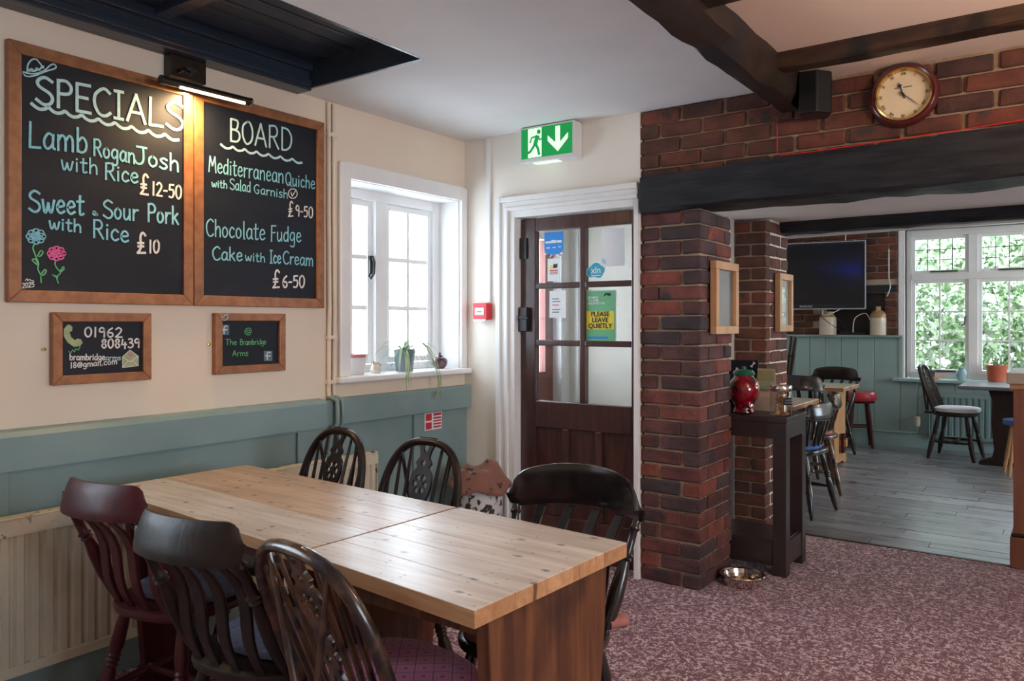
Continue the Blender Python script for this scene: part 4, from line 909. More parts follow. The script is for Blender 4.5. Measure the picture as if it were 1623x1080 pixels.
mb.lathe([(0, 0), (.0125, 0), (.0125, .001), (0, .001)], 16, Matrix.Translation((-.048, -.0878, .163)) @ Matrix.Rotation(PI / 2, 4, 'X')); mb.build('running_figure', g_m, es)
B(-.10, .06, -.07, -.02, -.004, 0).build('diffuser', gw, es)
# call point + trunking
cp = thing('fire_call_point', 'red fire alarm call point on the wall left of the door', 'alarm', (-2.845, 3.70, 1.347))
B(-.055, .055, -.05, 0, 0, .10).build('body', red_p, cp, bevel=.008, seg=3); B(-.035, .03, -.052, -.05, .03, .072).build('press_panel', nw, cp); B(-.02, .015, -.0535, -.052, .045, .05).build('print_line', nk, cp); B(-.045, .045, -.054, -.03, -.006, .004).build('clear_cover', white_p, cp)
tr = tag(B(-2.825, -2.80, 3.685, 3.70, 1.452, CZ - .002).build('cable_trunking', white), 'thin white cable trunking rising from the red call point', 'trunking')
# fire action notice
a0 = PX(673, 656, -2.984); a1 = PX(700, 679, -2.984)
fn = thing('fire_notice', 'small red and white fire action notice on the teal panel', 'notice', (-2.985, (a0.y + a1.y) / 2, a1.z)); hw = (a1.y - a0.y) / 2; hh = a0.z - a1.z
B(0, .002, -hw, hw, 0, hh).build('sheet', nw, fn)
for i, (p, q, r0, r1) in enumerate(((-.9, -.2, .55, .95), (-.9, -.2, .06, .45), (0, .9, .80, .95), (0, .9, .62, .72), (0, .9, .45, .54), (0, .9, .28, .37), (0, .9, .1, .2))): B(.002, .003, hw * p, hw * q, hh * r0, hh * r1).build('red_print', rd, fn)

# ---------------------------------------------------------------- things on the sill
def sill(u, x=-3.06): return PX(u, 590, x).y
# white jug
y = sill(563); t = thing('jug', 'white jug with a pink rim at the left end of the window sill', 'jug', (-3.06, y, 1.06))
MB().lathe([(0, 0), (.045, 0), (.052, .01), (.055, .05), (.053, .085), (.056, .105), (.051, .105), (.048, .08), (.048, .015), (0, .012)], 24).build('body', mat('white china', (.75, .73, .71), .2, coat=.5), t, smooth=True)
MB().lathe([(.0565, .090), (.058, .106), (.050, .108), (.050, .100)], 24, caps=False).build('rim', mat('pink glaze', (.55, .2, .2), .3), t, smooth=True)
MB().tube([(0, .045, .06), (0, .075, .08), (0, .085, .105)], [.012, .009, .007], 8).build('spout', MATS['white china'], t, smooth=True)
y = sill(593); t = thing('miniature_pitcher', 'tiny tan and white pitcher beside the white jug', 'pitcher', (-3.05, y, 1.06))
MB().lathe([(0, 0), (.022, 0), (.03, .015), (.024, .035), (.013, .048), (.016, .062), (.012, .062), (0, .05)], 18).build('body', mat('cream glaze', (.62, .52, .40), .3, (.72, .66, .58), 30), t, smooth=True)
MB().tube([(0, .014, .055), (0, .035, .045), (0, .028, .02)], .004, 6).build('handle', stoneb, t, smooth=True); MB().tube([(0, -.01, .05), (0, -.02, .066)], [.006, .003], 6).build('spout', stoneb, t)
y = sill(639); t = thing('spider_plant', 'spider plant trailing over the sill from a blue grey pot', 'plant', (-3.05, y, 1.06))
MB().lathe([(0, 0), (.046, 0), (.05, .008), (.060, .118), (.062, .122), (.055, .122), (.052, .10), (0, .10)], 24).build('pot', mat('blue grey glaze', (.15, .21, .24), .25, (.2, .27, .3), 20, coat=.4), t, smooth=True)
MB().lathe([(0, .104), (.053, .104)], 20).build('soil', mat('soil', (.03, .02, .015), .95), t)
r = random.Random(5)
def strap_leaf(mb, ang, L_, h, w_, droop, base=(0, 0, .105)):
    pts = []; d = Vector((math.cos(ang), math.sin(ang), 0)); b = Vector(base)
    for i in range(9):
        s = i / 8; pts.append(b + d * (L_ * s) + Vector((0, 0, h * math.sin(s * PI * .62) * 1.0 - droop * s * s)))
    sd = Vector((-d.y, d.x, 0)); n = len(mb.v)
    for i, p in enumerate(pts):
        w2 = w_ * (1 - (i / 8) ** 2) * .5 + .0006; mb.v += [tuple(p + sd * w2), tuple(p - sd * w2), tuple(p + Vector((0, 0, -w_ * .15)))]
    for i in range(8):
        a = n + i * 3; mb.f += [(a, a + 2, a + 5, a + 3), (a + 2, a + 1, a + 4, a + 5)]
for i in range(26):
    mb = MB(); ang = r.choice((-1, 1)) * r.uniform(.5, 1.9) if i < 20 else r.uniform(0, 2 * PI)
    L_ = r.uniform(.08, .13) + .09 * abs(math.sin(ang)); strap_leaf(mb, ang, L_ if math.cos(ang) > -.2 else .06, r.uniform(.05, .11), .013, r.uniform(.12, .26) if math.cos(ang) > .45 else r.uniform(.06, .12)); mb.build('leaf', leaf_m, t, smooth=True)
for dy in (.10, .115, .09):
    pts = [(.0, .02, .12), (.05, .06, .16), (.09, dy, .12), (.14, dy + .02, .0), (.145, dy + .03, -.10), (.14, dy + .02 + (dy - .1), -.16)]
    MB().tube(smooth_pts(pts), .0022, 5).build('runner', leaf_m, t)
mb = MB()
for i in range(7): strap_leaf(mb, i * .9, .05, .03, .006, .05, (.14, .125, -.13))
mb.build('plantlet', leaf_m, t)
y = sill(695); t = thing('small_teapot', 'small dark purple glazed teapot at the right end of the sill', 'teapot', (-3.05, y, 1.06))
pur = mat('purple glaze', (.03, .012, .022), .2, (.10, .04, .06), 25, coat=.6)
MB().lathe([(0, 0), (.025, 0), (.042, .02), (.045, .04), (.036, .062), (.02, .07), (0, .07)], 22).build('body', pur, t, smooth=True)
MB().lathe([(.02, .068), (.016, .078), (.005, .082), (.008, .092), (0, .096)], 14).build('lid', pur, t, smooth=True)
MB().tube([(0, -.04, .03), (0, -.058, .045), (0, -.062, .06)], [.009, .006, .005], 8).build('spout', pur, t, smooth=True); MB().tube(smooth_pts([(0, .036, .055), (0, .06, .05), (0, .06, .025), (0, .04, .02)]), .005, 6).build('handle', pur, t, smooth=True)

# ================================================================ TABLES
def table(label, quad, zt, th, nplank, mats, legs, lm_, inset=.075):
    cx = sum(q[0] for q in quad) / 4; cy_ = sum(q[1] for q in quad) / 4
    t = thing('pine_table', label, 'table', (cx, cy_, 0)); Q = [(x - cx, y - cy_) for x, y in quad]   # order: near-left, near-right, far-right, far-left
    cuts = [0] + sorted((i + random.uniform(-.12, .12)) / nplank for i in range(1, nplank)) + [1]
    def ip(a, b, s): return (a[0] + (b[0] - a[0]) * s, a[1] + (b[1] - a[1]) * s)
    for i in range(nplank):
        s0, s1 = cuts[i] + .0004, cuts[i + 1] - .0004
        q = [ip(Q[0], Q[3], s0), ip(Q[1], Q[2], s0), ip(Q[1], Q[2], s1), ip(Q[0], Q[3], s1)]
        MB().quadbox(q, zt - th, zt).build('plank', mats[i % len(mats)], t, bevel=.0012, seg=1)
    y0 = min(q[1] for q in Q); y1 = max(q[1] for q in Q)
    for lx in legs:
        o = MB(); hw = (y1 - y0) / 2 - inset; c = (y0 + y1) / 2
        pr = [(c - hw, zt - th), (c + hw, zt - th), (c + hw - .01, .55), (c + hw - .045, .30), (c + hw - .06, .12), (c + hw, .06), (c + hw, 0), (c + hw - .10, 0), (c + hw - .13, .03), (c - hw + .13, .03), (c - hw + .10, 0), (c - hw, 0), (c - hw, .06), (c - hw + .06, .12), (c - hw + .045, .30), (c - hw + .01, .55)]
        o.prism(pr, -.018, .018, Matrix.Translation((lx, 0, 0)) @ Matrix(((0, 0, 1, 0), (1, 0, 0, 0), (0, 1, 0, 0), (0, 0, 0, 1)))).build('end_panel', lm_, t, bevel=.003)
    B(legs[0], legs[1], (y0 + y1) / 2 - .012, (y0 + y1) / 2 + .012, .60, .70).build('stretcher', lm_, t, bevel=.003)
    for ya in (y0 + .10, y1 - .125): B(legs[0] + .02, legs[1] - .02, ya, ya + .025, zt - th - .06, zt - th).build('apron', lm_, t)
    return t
table('square scrubbed pine table nearest the camera with a solid plank end', [(-1.565, 1.285), (-.966, 1.222), (-.944, 1.832), (-1.548, 1.880)], .76, .038, 5, [pine_pale], (-.318, .25), pine_leg)
table('longer pine table against the radiator with honey coloured back planks', [(-2.74, 1.385), (-1.577, 1.290), (-1.560, 1.884), (-2.715, 1.955)], .758, .032, 5, [pine_pale, pine_pale, pine_honey, pine_honey, pine_honey], (-.53, .53), redmahog, .15)

# ================================================================ CHAIRS
LEGP = [(0, .013), (.06, .016), (.18, .021), (.34, .024), (.50, .022), (.56, .016), (.575, .021), (.595, .016), (.61, .022), (.63, .017), (.645, .022), (.665, .017), (.72, .022), (.86, .020), (1, .014)]
def legs_for(t, m, seat_z=.42, tx=.13, ty=.12, bx=.20, by=.20, scale=1.0):
    for sx in (-1, 1):
        for sy in (-1, 1):
            MB().turned((sx * bx, sy * by, 0), (sx * tx, sy * ty, seat_z), [(a, r_ * scale) for a, r_ in LEGP], 12).build('leg', m, t, smooth=True)
    def at(sx, sy, h): k_ = h / seat_z; return Vector((sx * (bx + (tx - bx) * k_), sy * (by + (ty - by) * k_), h))
    sp = [(0, .008), (.25, .012), (.42, .015), (.47, .010), (.5, .016), (.53, .010), (.58, .015), (.75, .012), (1, .008)]
    for sx in (-1, 1): MB().turned(at(sx, -1, .17), at(sx, 1, .17), sp, 10).build('stretcher', m, t, smooth=True)
    MB().turned((at(-1, -1, .17) + at(-1, 1, .17)) / 2, (at(1, -1, .17) + at(1, 1, .17)) / 2, sp, 10).build('stretcher', m, t, smooth=True)
def seat_shape(t, m, z=.42, th=.035, rx=.205, ry=.20, front=.03, name='seat', dome=0, n=36, cy_=0):
    prof_xy = []
    for i in range(n):
        a = 2 * PI * i / n; c, s = math.cos(a), math.sin(a); e = 2 / 2.6
        prof_xy.append((rx * math.copysign(abs(c) ** e, c) * (1 + front * s), cy_ + ry * math.copysign(abs(s) ** e, s)))
    mb = MB(); rings = [(.90, 0), (.985, th * .22), (1, th * .55), (.985, th * .85), (.94, th), (.55, th - .004 + dome), (.0001, th - .006 + dome * 1.15)]
    for k_, z_ in rings:
        for x, y in prof_xy: mb.v.append((x * k_, cy_ + (y - cy_) * k_, z + z_))
    for j in range(len(rings) - 1):
        for i in range(n): mb.f.append((j * n + i, j * n + (i + 1) % n, (j + 1) * n + (i + 1) % n, (j + 1) * n + i))
    mb.f.append(tuple(range(n))[::-1])
    return mb.build(name, m, t, smooth=True)
def crest(t, m, zb, zt, half, yb, bend, lean, th=.022, rise=.0, endr=.035, name='crest_rail', n=28, flare=0):
    """steam bent crest: centre furthest back (-y), ends sweeping forward"""
    mb = MB(); hh = 8
    for side in (0, 1):
        for i in range(n + 1):
            s = -1 + 2 * i / n; a = s * 1.15
            x = half * math.sin(a) / math.sin(1.15); y = yb + bend * (1 - math.cos(a)) / (1 - math.cos(1.15))
            nx, ny = math.sin(a) * .9, -math.cos(a)
            e = max(0, (abs(s) - .72) / .28); shr = 1 - math.sqrt(max(0, 1 - e * e)) if e > 0 else 0
            top = zt + rise * (1 - s * s) - shr * (zt - zb) * .5; bot = zb + rise * .55 * (1 - s * s) * (1 if rise else 0) + shr * (zt - zb) * .5
            for j in range(hh + 1):
                q = j / hh; z_ = bot + (top - bot) * q; off = (q - .5) * lean + th * (.5 - side) * (1 - .55 * (abs(2 * q - 1) ** 4)) * (1 - .5 * e)
                mb.v.append((x + nx * off, y + ny * off, z_))
    w_ = hh + 1; S = (n + 1) * w_
    for i in range(n):
        for j in range(hh):
            a_ = i * w_ + j; mb.f += [(a_, a_ + 1, a_ + w_ + 1, a_ + w_), (S + a_, S + a_ + w_, S + a_ + w_ + 1, S + a_ + 1)]
        mb.f += [(i * w_, (i + 1) * w_, S + (i + 1) * w_, S + i * w_), (i * w_ + hh, S + i * w_ + hh, S + (i + 1) * w_ + hh, (i + 1) * w_ + hh)]
    for j in range(hh): mb.f += [(j, S + j, S + j + 1, j + 1), (n * w_ + j, n * w_ + j + 1, S + n * w_ + j + 1, S + n * w_ + j)]
    return mb.build(name, m, t, smooth=True)
def slat_chair(label, loc, rz, m, pad, zt=.83, half=.235, slats=4, group=None, rise=0, bend=.12, crest_m=None, ch=.12, lean=.17, pad_on=True):
    t = thing('slat_back_chair', label, 'chair', loc, rz, group)
    seat_shape(t, m); legs_for(t, m)
    zb = zt - ch; yb = -.17 - lean
    def cpt(s, z_):
        a = s * 1.15; return Vector((half * math.sin(a) / math.sin(1.15), yb + bend * (1 - math.cos(a)) / (1 - math.cos(1.15)) + (zt - .06 - z_) * .1, z_))
    pp = [(0, .014), (.10, .020), (.30, .024), (.50, .020), (.62, .013), (.64, .019), (.66, .013), (.68, .020), (.70, .014), (.80, .013), (.90, .012), (.93, .018), (.96, .013), (1, .012)]
    for s in (-1, 1): MB().turned((s * .165, -.125, .45), cpt(s * .86, zb + .02), pp, 12).build('back_post', m, t, smooth=True)
    for i in range(slats):
        s = -.5 + i * (1.0 / (slats - 1)); b0 = Vector((s * .22, -.175 + abs(s) * .03, .45)); b1 = cpt(s, zb + .02); mb = MB()
        for k_ in range(11):
            q = k_ / 10; c = b0.lerp(b1, q) + Vector((0, .030 * math.sin(q * PI * 1.0) - .02 * math.sin(q * 2 * PI), 0)); hw = .015 + .004 * math.sin(q * PI)
            mb.v += [tuple(c + Vector((-hw, .006, 0))), tuple(c + Vector((hw, .006, 0))), tuple(c + Vector((hw, -.006, 0))), tuple(c + Vector((-hw, -.006, 0)))]
        for k_ in range(10):
            a_ = 4 * k_; mb.f += [(a_ + j, a_ + (j + 1) % 4, a_ + 4 + (j + 1) % 4, a_ + 4 + j) for j in range(4)]
        mb.f += [(3, 2, 1, 0), (40, 41, 42, 43)]; mb.build('back_slat', m, t, bevel=.0025, seg=1)
    crest(t, crest_m or m, zb, zt, half, yb, bend, -.03, rise=rise)
    if pad:
        c = seat_shape(t, pad, z=.452, th=.028, rx=.185, ry=.15, name='seat_pad', dome=.006, cy_=.035); c['label'] = 'padded seat cushion'
    return t
slat_chair('glossy red mahogany slat back chair nearest the radiator', (-2.36, 1.47, 0), math.radians(8), redmahog, blue_pad, .866, half=.18, ch=.10, bend=.055)
slat_chair('dark brown slat back chair between the red one and the wheel back', (-1.785, 1.38, 0), math.radians(8), darkwood, blue_pad, .866, half=.18, ch=.10, bend=.055)
bc = slat_chair('black slat back chair with a wide glossy crest in front of the door', (-1.25, 1.86, 0), PI + math.radians(4), blackwood, pink_pad, .836, half=.228, rise=.045, bend=.10, ch=.115, lean=.15)
for s in (-1, 1):
    MB().tube([(s * .17, -.13, .465), (s * .20, -.17, .47), (s * .185, -.20, .45)], .018, 10).build('pad_tie', pink_pad, bc, smooth=True)

def wheel_splat(t, m, M):
    """pierced wheel splat; 2D in (x, s) with s up the back; M maps to the chair"""
    ctrl = [(0, .026), (.04, .022), (.07, .030), (.10, .020), (.13, .034), (.155, .022), (.18, .034), (.205, .024), (.225, .036), (.255, .047), (.285, .049), (.315, .044), (.335, .026), (.35, .036), (.37, .022), (.395, .026), (.415, .036), (.44, .038)]
    cs = smooth_pts([(w_, s) for s, w_ in ctrl], 4)
    out = [(w_, s) for w_, s in cs] + [(-w_, s) for w_, s in reversed(cs)]
    loops = [out]
    C = (0, .278)
    for k_ in range(6):
        a0 = k_ * PI / 3 + .17 + PI / 6; a1 = a0 + PI / 3 - .34; lp = []
        for i in range(6): a = a0 + (a1 - a0) * i / 5; lp.append((C[0] + .034 * math.cos(a), C[1] + .034 * math.sin(a)))
        for i in range(3): a = a1 + (a0 - a1) * i / 2; lp.append((C[0] + .013 * math.cos(a), C[1] + .013 * math.sin(a)))
        loops.append(lp)
    loops.append([(-.012, .400), (-.014, .415), (-.012, .434), (.012, .434), (.014, .415), (.012, .400), (.005, .388), (-.005, .388)])
    for s0, s1, w_ in ((.05, .085, .007), (.115, .145, .008), (.17, .195, .008), (.34, .36, .007)):
        loops.append([(w_, s0), (w_ * 1.6, (s0 + s1) / 2), (w_, s1), (-w_, s1), (-w_ * 1.6, (s0 + s1) / 2), (-w_, s0)])
    return curve2d(loops, .0055, 'wheel_splat', m, t, M)
def wheelback(label, loc, rz, m, pad=None, lean=24, zt=.87, mb_=None, half=.195, group=None):
    t = thing('wheel_back_chair', label, 'chair', loc, rz, group)
    seat_shape(t, m, rx=.205, ry=.195); legs_for(t, m)
    le = math.radians(lean); y0, z0 = -.145, .45; L_ = (zt - z0) / math.cos(le) + .03
    M = Matrix.Translation((0, y0, z0)) @ Matrix.Rotation(PI / 2 + le, 4, 'X')      # local x, y=up the back, z=front normal
    def bp(x, s, d=0): return M @ Vector((x, s, d))
    bow = []; N_ = 36
    Ls = L_ - .03
    for i in range(N_ + 1):
        a = PI * i / N_; c = math.cos(a); s_ = math.sin(a)
        q = abs(s_) ** .62 * Ls
        x = half * (1 if c > 0 else -1) * abs(c) ** .72
        x *= 1 - .12 * (1 - q / Ls) ** 1.5
        bow.append(bp(x, q))
    MB().tube(bow, .0145, 10, up=(0, 1, 0), flat=1.15).build('bow', mb_ or m, t, smooth=True)
    def top_at(x): # height of bow at x
        c = (abs(x) / half) ** (1 / .72); return Ls * (max(0, 1 - c * c) ** .5) ** .62
    for x0, x1 in ((.055, .072), (.095, .118), (.135, .160)):
        for s in (-1, 1): MB().turned(bp(s * x0, 0), bp(s * x1, top_at(x1) - .005), [(0, .006), (.3, .0085), (.7, .007), (1, .0055)], 8).build('spindle', m, t, smooth=True)
    k_ = (Ls) / .425
    wheel_splat(t, m, M @ Matrix.Diagonal((1, k_, 1, 1)))
    MB().box(-.035, .035, -.275, -.16, .425, .45).build('tail_block', m, t, bevel=.006)
    for s in (-1, 1): MB().turned((s * .02, -.255, .445), bp(s * .115, top_at(.115) - .005, -.005), [(0, .0075), (.5, .0085), (1, .006)], 8).build('back_brace', m, t, smooth=True)
    if pad:
        c = seat_shape(t, pad, z=.452, th=.034, rx=.20, ry=.155, name='seat_cushion', dome=.012, cy_=.01); c['label'] = 'pink diamond patterned cushion'
    return t
wheelback('wheel back chair with worn brown bow and pink cushion at the near table', (-1.348, 1.40, 0), math.radians(-6), edgewear, diamond_m, lean=21, zt=.84, half=.222)
wheelback('dark wheel back chair across the table, nearer the radiator', (-2.44, 1.93, 0), PI - math.radians(2), darkwood, None, lean=16, zt=.888)
wheelback('dark wheel back chair across the table, under the window', (-1.95, 1.93, 0), PI + math.radians(3), darkwood, None, lean=17, zt=.885)

# basket in the corner
bk = thing('basket', 'white and black printed bin in the corner beside the door frame', 'basket', (-2.70, 3.46, 0), math.radians(8))
MB().lathe([(0, 0), (.11, 0), (.115, .01), (.135, .46), (.137, .47), (.128, .47), (.126, .44), (.105, .02), (0, .02)], 28, sx=1, sy=1).build('body', mat('printed bin', (.75, .73, .70), .7, (.05, .045, .045), 26, ramp=(.54, .57)), bk, smooth=True)
cl = MB(); r = random.Random(8); n = 26
for j in range(n + 1):
    for i in range(n + 1):
        x = -1 + 2 * i / n; y = -1 + 2 * j / n; x, y = .18 * x * math.sqrt(1 - y * y / 2), .18 * y * math.sqrt(1 - x * x / 2); d = max(0, math.hypot(x, y) - .10)
        z_ = .53 + .016 * math.sin(x * 31 + y * 12) + .012 * math.sin(y * 43 - x * 9) - d * 1.25 + .02 * (x > 0) * math.sin(y * 20)
        cl.v.append((x, y, z_))
for j in range(n):
    for i in range(n): a_ = j * (n + 1) + i; cl.f.append((a_, a_ + 1, a_ + n + 2, a_ + n + 1))
co = cl.build('blanket', mat('brown paw print fleece', (.24, .10, .07), .95, (.03, .02, .02), 15, ramp=(.60, .63), sheen=.4), smooth=True)
sm = co.modifiers.new('s', 'SOLIDIFY'); sm.thickness = .012; co.location = (-2.69, 3.45, -.002); tag(co, 'brown fleece blanket with dark prints heaped on the corner bin', 'blanket')

# ================================================================ CONSOLE TABLE + things on it
ct = thing('console_table', 'tall dark grey brown console table with open sides between the brick pillars', 'table', (-1.46, 4.34, 0))
for x in (-.24, .17):
    for y in (-.185, .115): B(x, x + .07, y, y + .07, 0, .72).build('leg', darkpaint, ct, bevel=.003)
B(-.24, .24, -.185, .185, .72, .805).build('apron', darkpaint, ct, bevel=.003); B(-.245, .245, -.19, .19, .805, .835).build('tabletop', darkpaint, ct, bevel=.003)
B(-.22, .22, -.17, .17, .155, .18).build('lower_shelf', darkpaint, ct, bevel=.003); B(.18, .235, -.115, .115, .05, .175).build('shelf_rail', darkpaint, ct, bevel=.002); B(-.17, .17, -.18, -.14, .05, .175).build('shelf_rail', darkpaint, ct, bevel=.002)
TZ = .835
# red jar with green lid
q = PZ(1176, 648, TZ); rj = thing('red_jar', 'bulbous red glass jar with a green lid on the console table', 'jar', (-1.475, 4.25, TZ))
prof = smooth_pts([(.045, 0), (.062, .008), (.055, .03), (.062, .055), (.088, .10), (.094, .14), (.082, .18), (.060, .205), (.056, .215)], 4)
MB().lathe([(0, 0)] + prof, 28).build('body', red_glass, rj, smooth=True)
MB().lathe([(0, .214), (.062, .214), (.066, .225), (.052, .243), (.012, .249), (.012, .262), (0, .266)], 24).build('lid', greenlid, rj, smooth=True)
rj.scale = (.9, .9, .97)
MB().lathe([(0, 0), (.014, 0), (.016, .01), (.006, .018), (0, .02)], 12, Matrix.Translation((.05, -.035, .045)) @ Matrix.Rotation(math.radians(60), 4, Vector((.6, .8, 0)))).build('tap', chrome, rj, smooth=True)
# biscuit jar
bj = thing('biscuit_jar', 'clear glass jar of biscuits with steel lid and black chalk label', 'jar', (-1.27, 4.235, TZ))
MB().lathe([(0, .003), (.047, .003), (.05, .006), (.05, .125), (.046, .132), (.043, .130), (.0465, .122), (.0465, .008), (0, .007)], 28).build('glass_body', jar_glass, bj, smooth=True)
MB().lathe([(0, .132), (.048, .132), (.050, .135), (.050, .160), (.047, .164), (0, .164)], 28).build('lid', chrome, bj, smooth=True)
bis = mat('biscuit', (.45, .22, .08), .8, (.60, .34, .15), 9, rand=.25); r = random.Random(2)
for i in range(34):
    a = r.uniform(0, 2 * PI); rr = r.uniform(.0, .034); s = r.uniform(.007, .011)
    o = MB().box(-s, s, -s, s, -s * .6, s * .6, Matrix.Translation((rr * math.cos(a), rr * math.sin(a), .016 + .09 * i / 34)) @ Matrix.Rotation(r.uniform(0, 3), 4, Vector((r.random(), r.random(), r.random())).normalized())).build('biscuit', bis, bj, bevel=.002, seg=1)
bj.scale = (1.12, 1.12, 1.0)
lab = MB(); vs_ = []
for i in range(9):
    a = math.radians(-62 + i * 9); lab.v += [(.0508 * math.cos(a), .0508 * math.sin(a), .062), (.0508 * math.cos(a), .0508 * math.sin(a), .102)]
lab.f = [(2 * i, 2 * i + 2, 2 * i + 3, 2 * i + 1) for i in range(8)]; lab.build('label', slate, bj)
mb = MB()
for zz, kk in ((.088, 3), (.074, 4)):
    pts = []
    for i in range(15): a = math.radians(-52 + i * 3.6); pts.append(Vector((.0515 * math.cos(a), .0515 * math.sin(a), zz + .004 * math.sin(i * 1.9))))
    mb.tube(pts, .0005, 4)
mb.build('label_writing', chalk_w, bj)
# leaning card and small slate sign
lc = thing('folded_card', 'tall cream card with pictures leaning against the brick pillar', 'card', (-1.42, 4.42, TZ))
cdm = mat('kraft card', (.48, .33, .24), .8, (.54, .39, .29), 6)
mb = MB(); prf = [(0, .0), (.003, .03), (.02, .08), (.035, .16), (.04, .235)]
for s_, (y_, z_) in enumerate(prf): hw = [.095, .088, .07, .055, .05][s_]; mb.v += [(-hw, y_, z_), (hw, y_, z_), (-hw, y_ + .003, z_), (hw, y_ + .003, z_)]
for i in range(4):
    a_ = 4 * i; mb.f += [(a_, a_ + 1, a_ + 5, a_ + 4), (a_ + 3, a_ + 2, a_ + 6, a_ + 7), (a_, a_ + 4, a_ + 6, a_ + 2), (a_ + 1, a_ + 3, a_ + 7, a_ + 5)]
mb.f += [(0, 2, 3, 1), (16, 17, 19, 18)]; mb.build('card_sheet', cdm, lc)
B(-.045, .045, .030, .0335, .165, .225).build('picture_panel', mat('card picture', (.4, .3, .1), .7, (.2, .3, .2), 40), lc); B(-.045, .04, .0, .0285, .12, .155).build('green_panel', mat('card picture green', (.25, .33, .2), .7), lc)
bs = thing('bone_slate', 'small black slate sign with chalk bones behind the red jar', 'sign', (-1.60, 4.47, TZ + .02))
B(-.11, .13, 0, .012, -.02, .26).build('slate', slate, bs)
for cx, cz in ((.0, .20), (.06, .14), (.10, .235)):
    mb = MB(); mb.box(-.012, .012, -.002, 0, -.003, .003, Matrix.Translation((cx, 0, cz)) @ Matrix.Rotation(-.9, 4, 'Y'))
    for s in (-1, 1):
        for e in (-1, 1): mb.lathe([(0, 0), (.0045, 0), (.0045, .002), (0, .002)], 10, Matrix.Translation((cx, 0, cz)) @ Matrix.Rotation(-.9, 4, 'Y') @ Matrix.Translation((s * .013, 0, e * .0035)) @ Matrix.Rotation(PI / 2, 4, 'X'))
    mb.build('bone_drawing', chalk_w, bs)
# dog bowl
q = PZ(1179, 925, .03); db = thing('dog_bowl', 'round stainless steel dog bowl on the carpet by the pillar', 'bowl', (-1.375, 3.94, 0))
MB().lathe([(0, .004), (.088, .004), (.092, 0), (.096, .002), (.104, .045), (.113, .052), (.110, .056), (.103, .055), (.094, .05), (.083, .014), (.0, .012)], 36).build('bowl_body', chrome, db, smooth=True)
MB().lathe([(0, .03), (.089, .03)], 30).build('water', glass('water', (.85, .8, .7), .9), db)

# pine frames on the pillars
def side_frame(label, x, y0, y1, z0, z1, pic):
    t = thing('framed_picture', label, 'picture', (x, (y0 + y1) / 2, z0)); h = (y1 - y0) / 2; H_ = z1 - z0; f = .042
    for a in ((-h, h, 0, f), (-h, h, H_ - f, H_)): B(0, .035, *a).build('frame_rail', pinelt, t, bevel=.003)
    for a in ((-h, -h + f, f, H_ - f), (h - f, h, f, H_ - f)): B(0, .035, *a).build('frame_rail', pinelt, t, bevel=.003)
    B(0, .012, -h + f, h - f, f, H_ - f).build('picture', pic, t); B(.014, .016, -h + f, h - f, f, H_ - f).build('glazing', window_glass, t)
    return t
side_frame('pine framed picture on the side of the nearer brick pillar', -1.497, 3.81, 4.135, 1.272, 1.645, mat('muted print', (.16, .20, .22), .6, (.3, .34, .36), 5))
side_frame('pine framed pale map on the side of the farther brick pillar', -1.587, 5.16, 5.455, 1.272, 1.655, mat('pale map', (.55, .56, .52), .7, (.72, .74, .70), 14, dist=2))

# clock
ck = thing('wall_clock', 'round red mahogany wall clock with roman numerals on the brick band', 'clock', (-.59, 3.70, 2.298))
MY = Matrix.Rotation(PI / 2, 4, 'X'); RC = .133
MB().lathe([(0, 0), (RC, 0), (RC + .004, .012), (RC, .03), (RC - .012, .040), (RC - .024, .036), (RC - .026, .02)], 48, MY, caps=False).build('case', mat('clock case', (.08, .012, .012), .25, (.11, .02, .018), 8, coat=.5), ck, smooth=True)
MB().lathe([(RC - .026, .030), (RC - .022, .042), (RC - .030, .044), (RC - .034, .024)], 48, MY, caps=False).build('bezel', brass, ck, smooth=True)
MB().lathe([(0, .024), (RC - .028, .024)], 48, MY).build('dial', mat('clock dial', (.80, .66, .42), .5, (.84, .71, .48), 5), ck)
for i, s in enumerate(('XII', 'I', 'II', 'III', 'IIII', 'V', 'VI', 'VII', 'VIII', 'IX', 'X', 'XI')):
    a = -i * PI / 6; r_ = RC - .045
    text(s, .017, Matrix.Translation((-math.sin(a) * r_, -.0255, math.cos(a) * r_)) @ Matrix.Rotation(-a, 4, 'Y') @ MY, nk, ck, 'numeral')
mb = MB()
for i in range(60):
    a = i * PI / 30; r_ = RC - .033; ln = .003 if i % 5 else .005; mb.box(-.0006, .0006, -.0262, -.025, r_ - ln, r_, Matrix.Rotation(a, 4, 'Y'))
mb.build('minute_track', nk, ck)
for k_ in range(12):
    if k_ != 5: B(-.034 + .0058 * k_, -.0302 + .0058 * k_, -.0258, -.025, .029, .0325).build('print_line', nk, ck)
def hand(name, ang, L_, w_, y, spade=False):
    pts = [(-w_, -.018), (w_, -.018), (w_ * .8, L_ * .6)] + ([(w_ * 3.5, L_ * .68), (w_ * 1.0, L_ * .8)] if spade else []) + [(0, L_)] + ([(-w_ * 1.0, L_ * .8), (-w_ * 3.5, L_ * .68)] if spade else []) + [(-w_ * .8, L_ * .6)]
    MB().prism(pts, y, y + .0012, Matrix.Rotation(ang, 4, 'Y') @ MY).build(name, nk, ck)
hand('hour_hand', math.radians(-19), .058, .0028, .029, True); hand('minute_hand', math.radians(132), .088, .002, .031)
MB().lathe([(0, .026), (.006, .026), (.006, .034), (0, .036)], 12, MY).build('centre_boss', nk, ck)

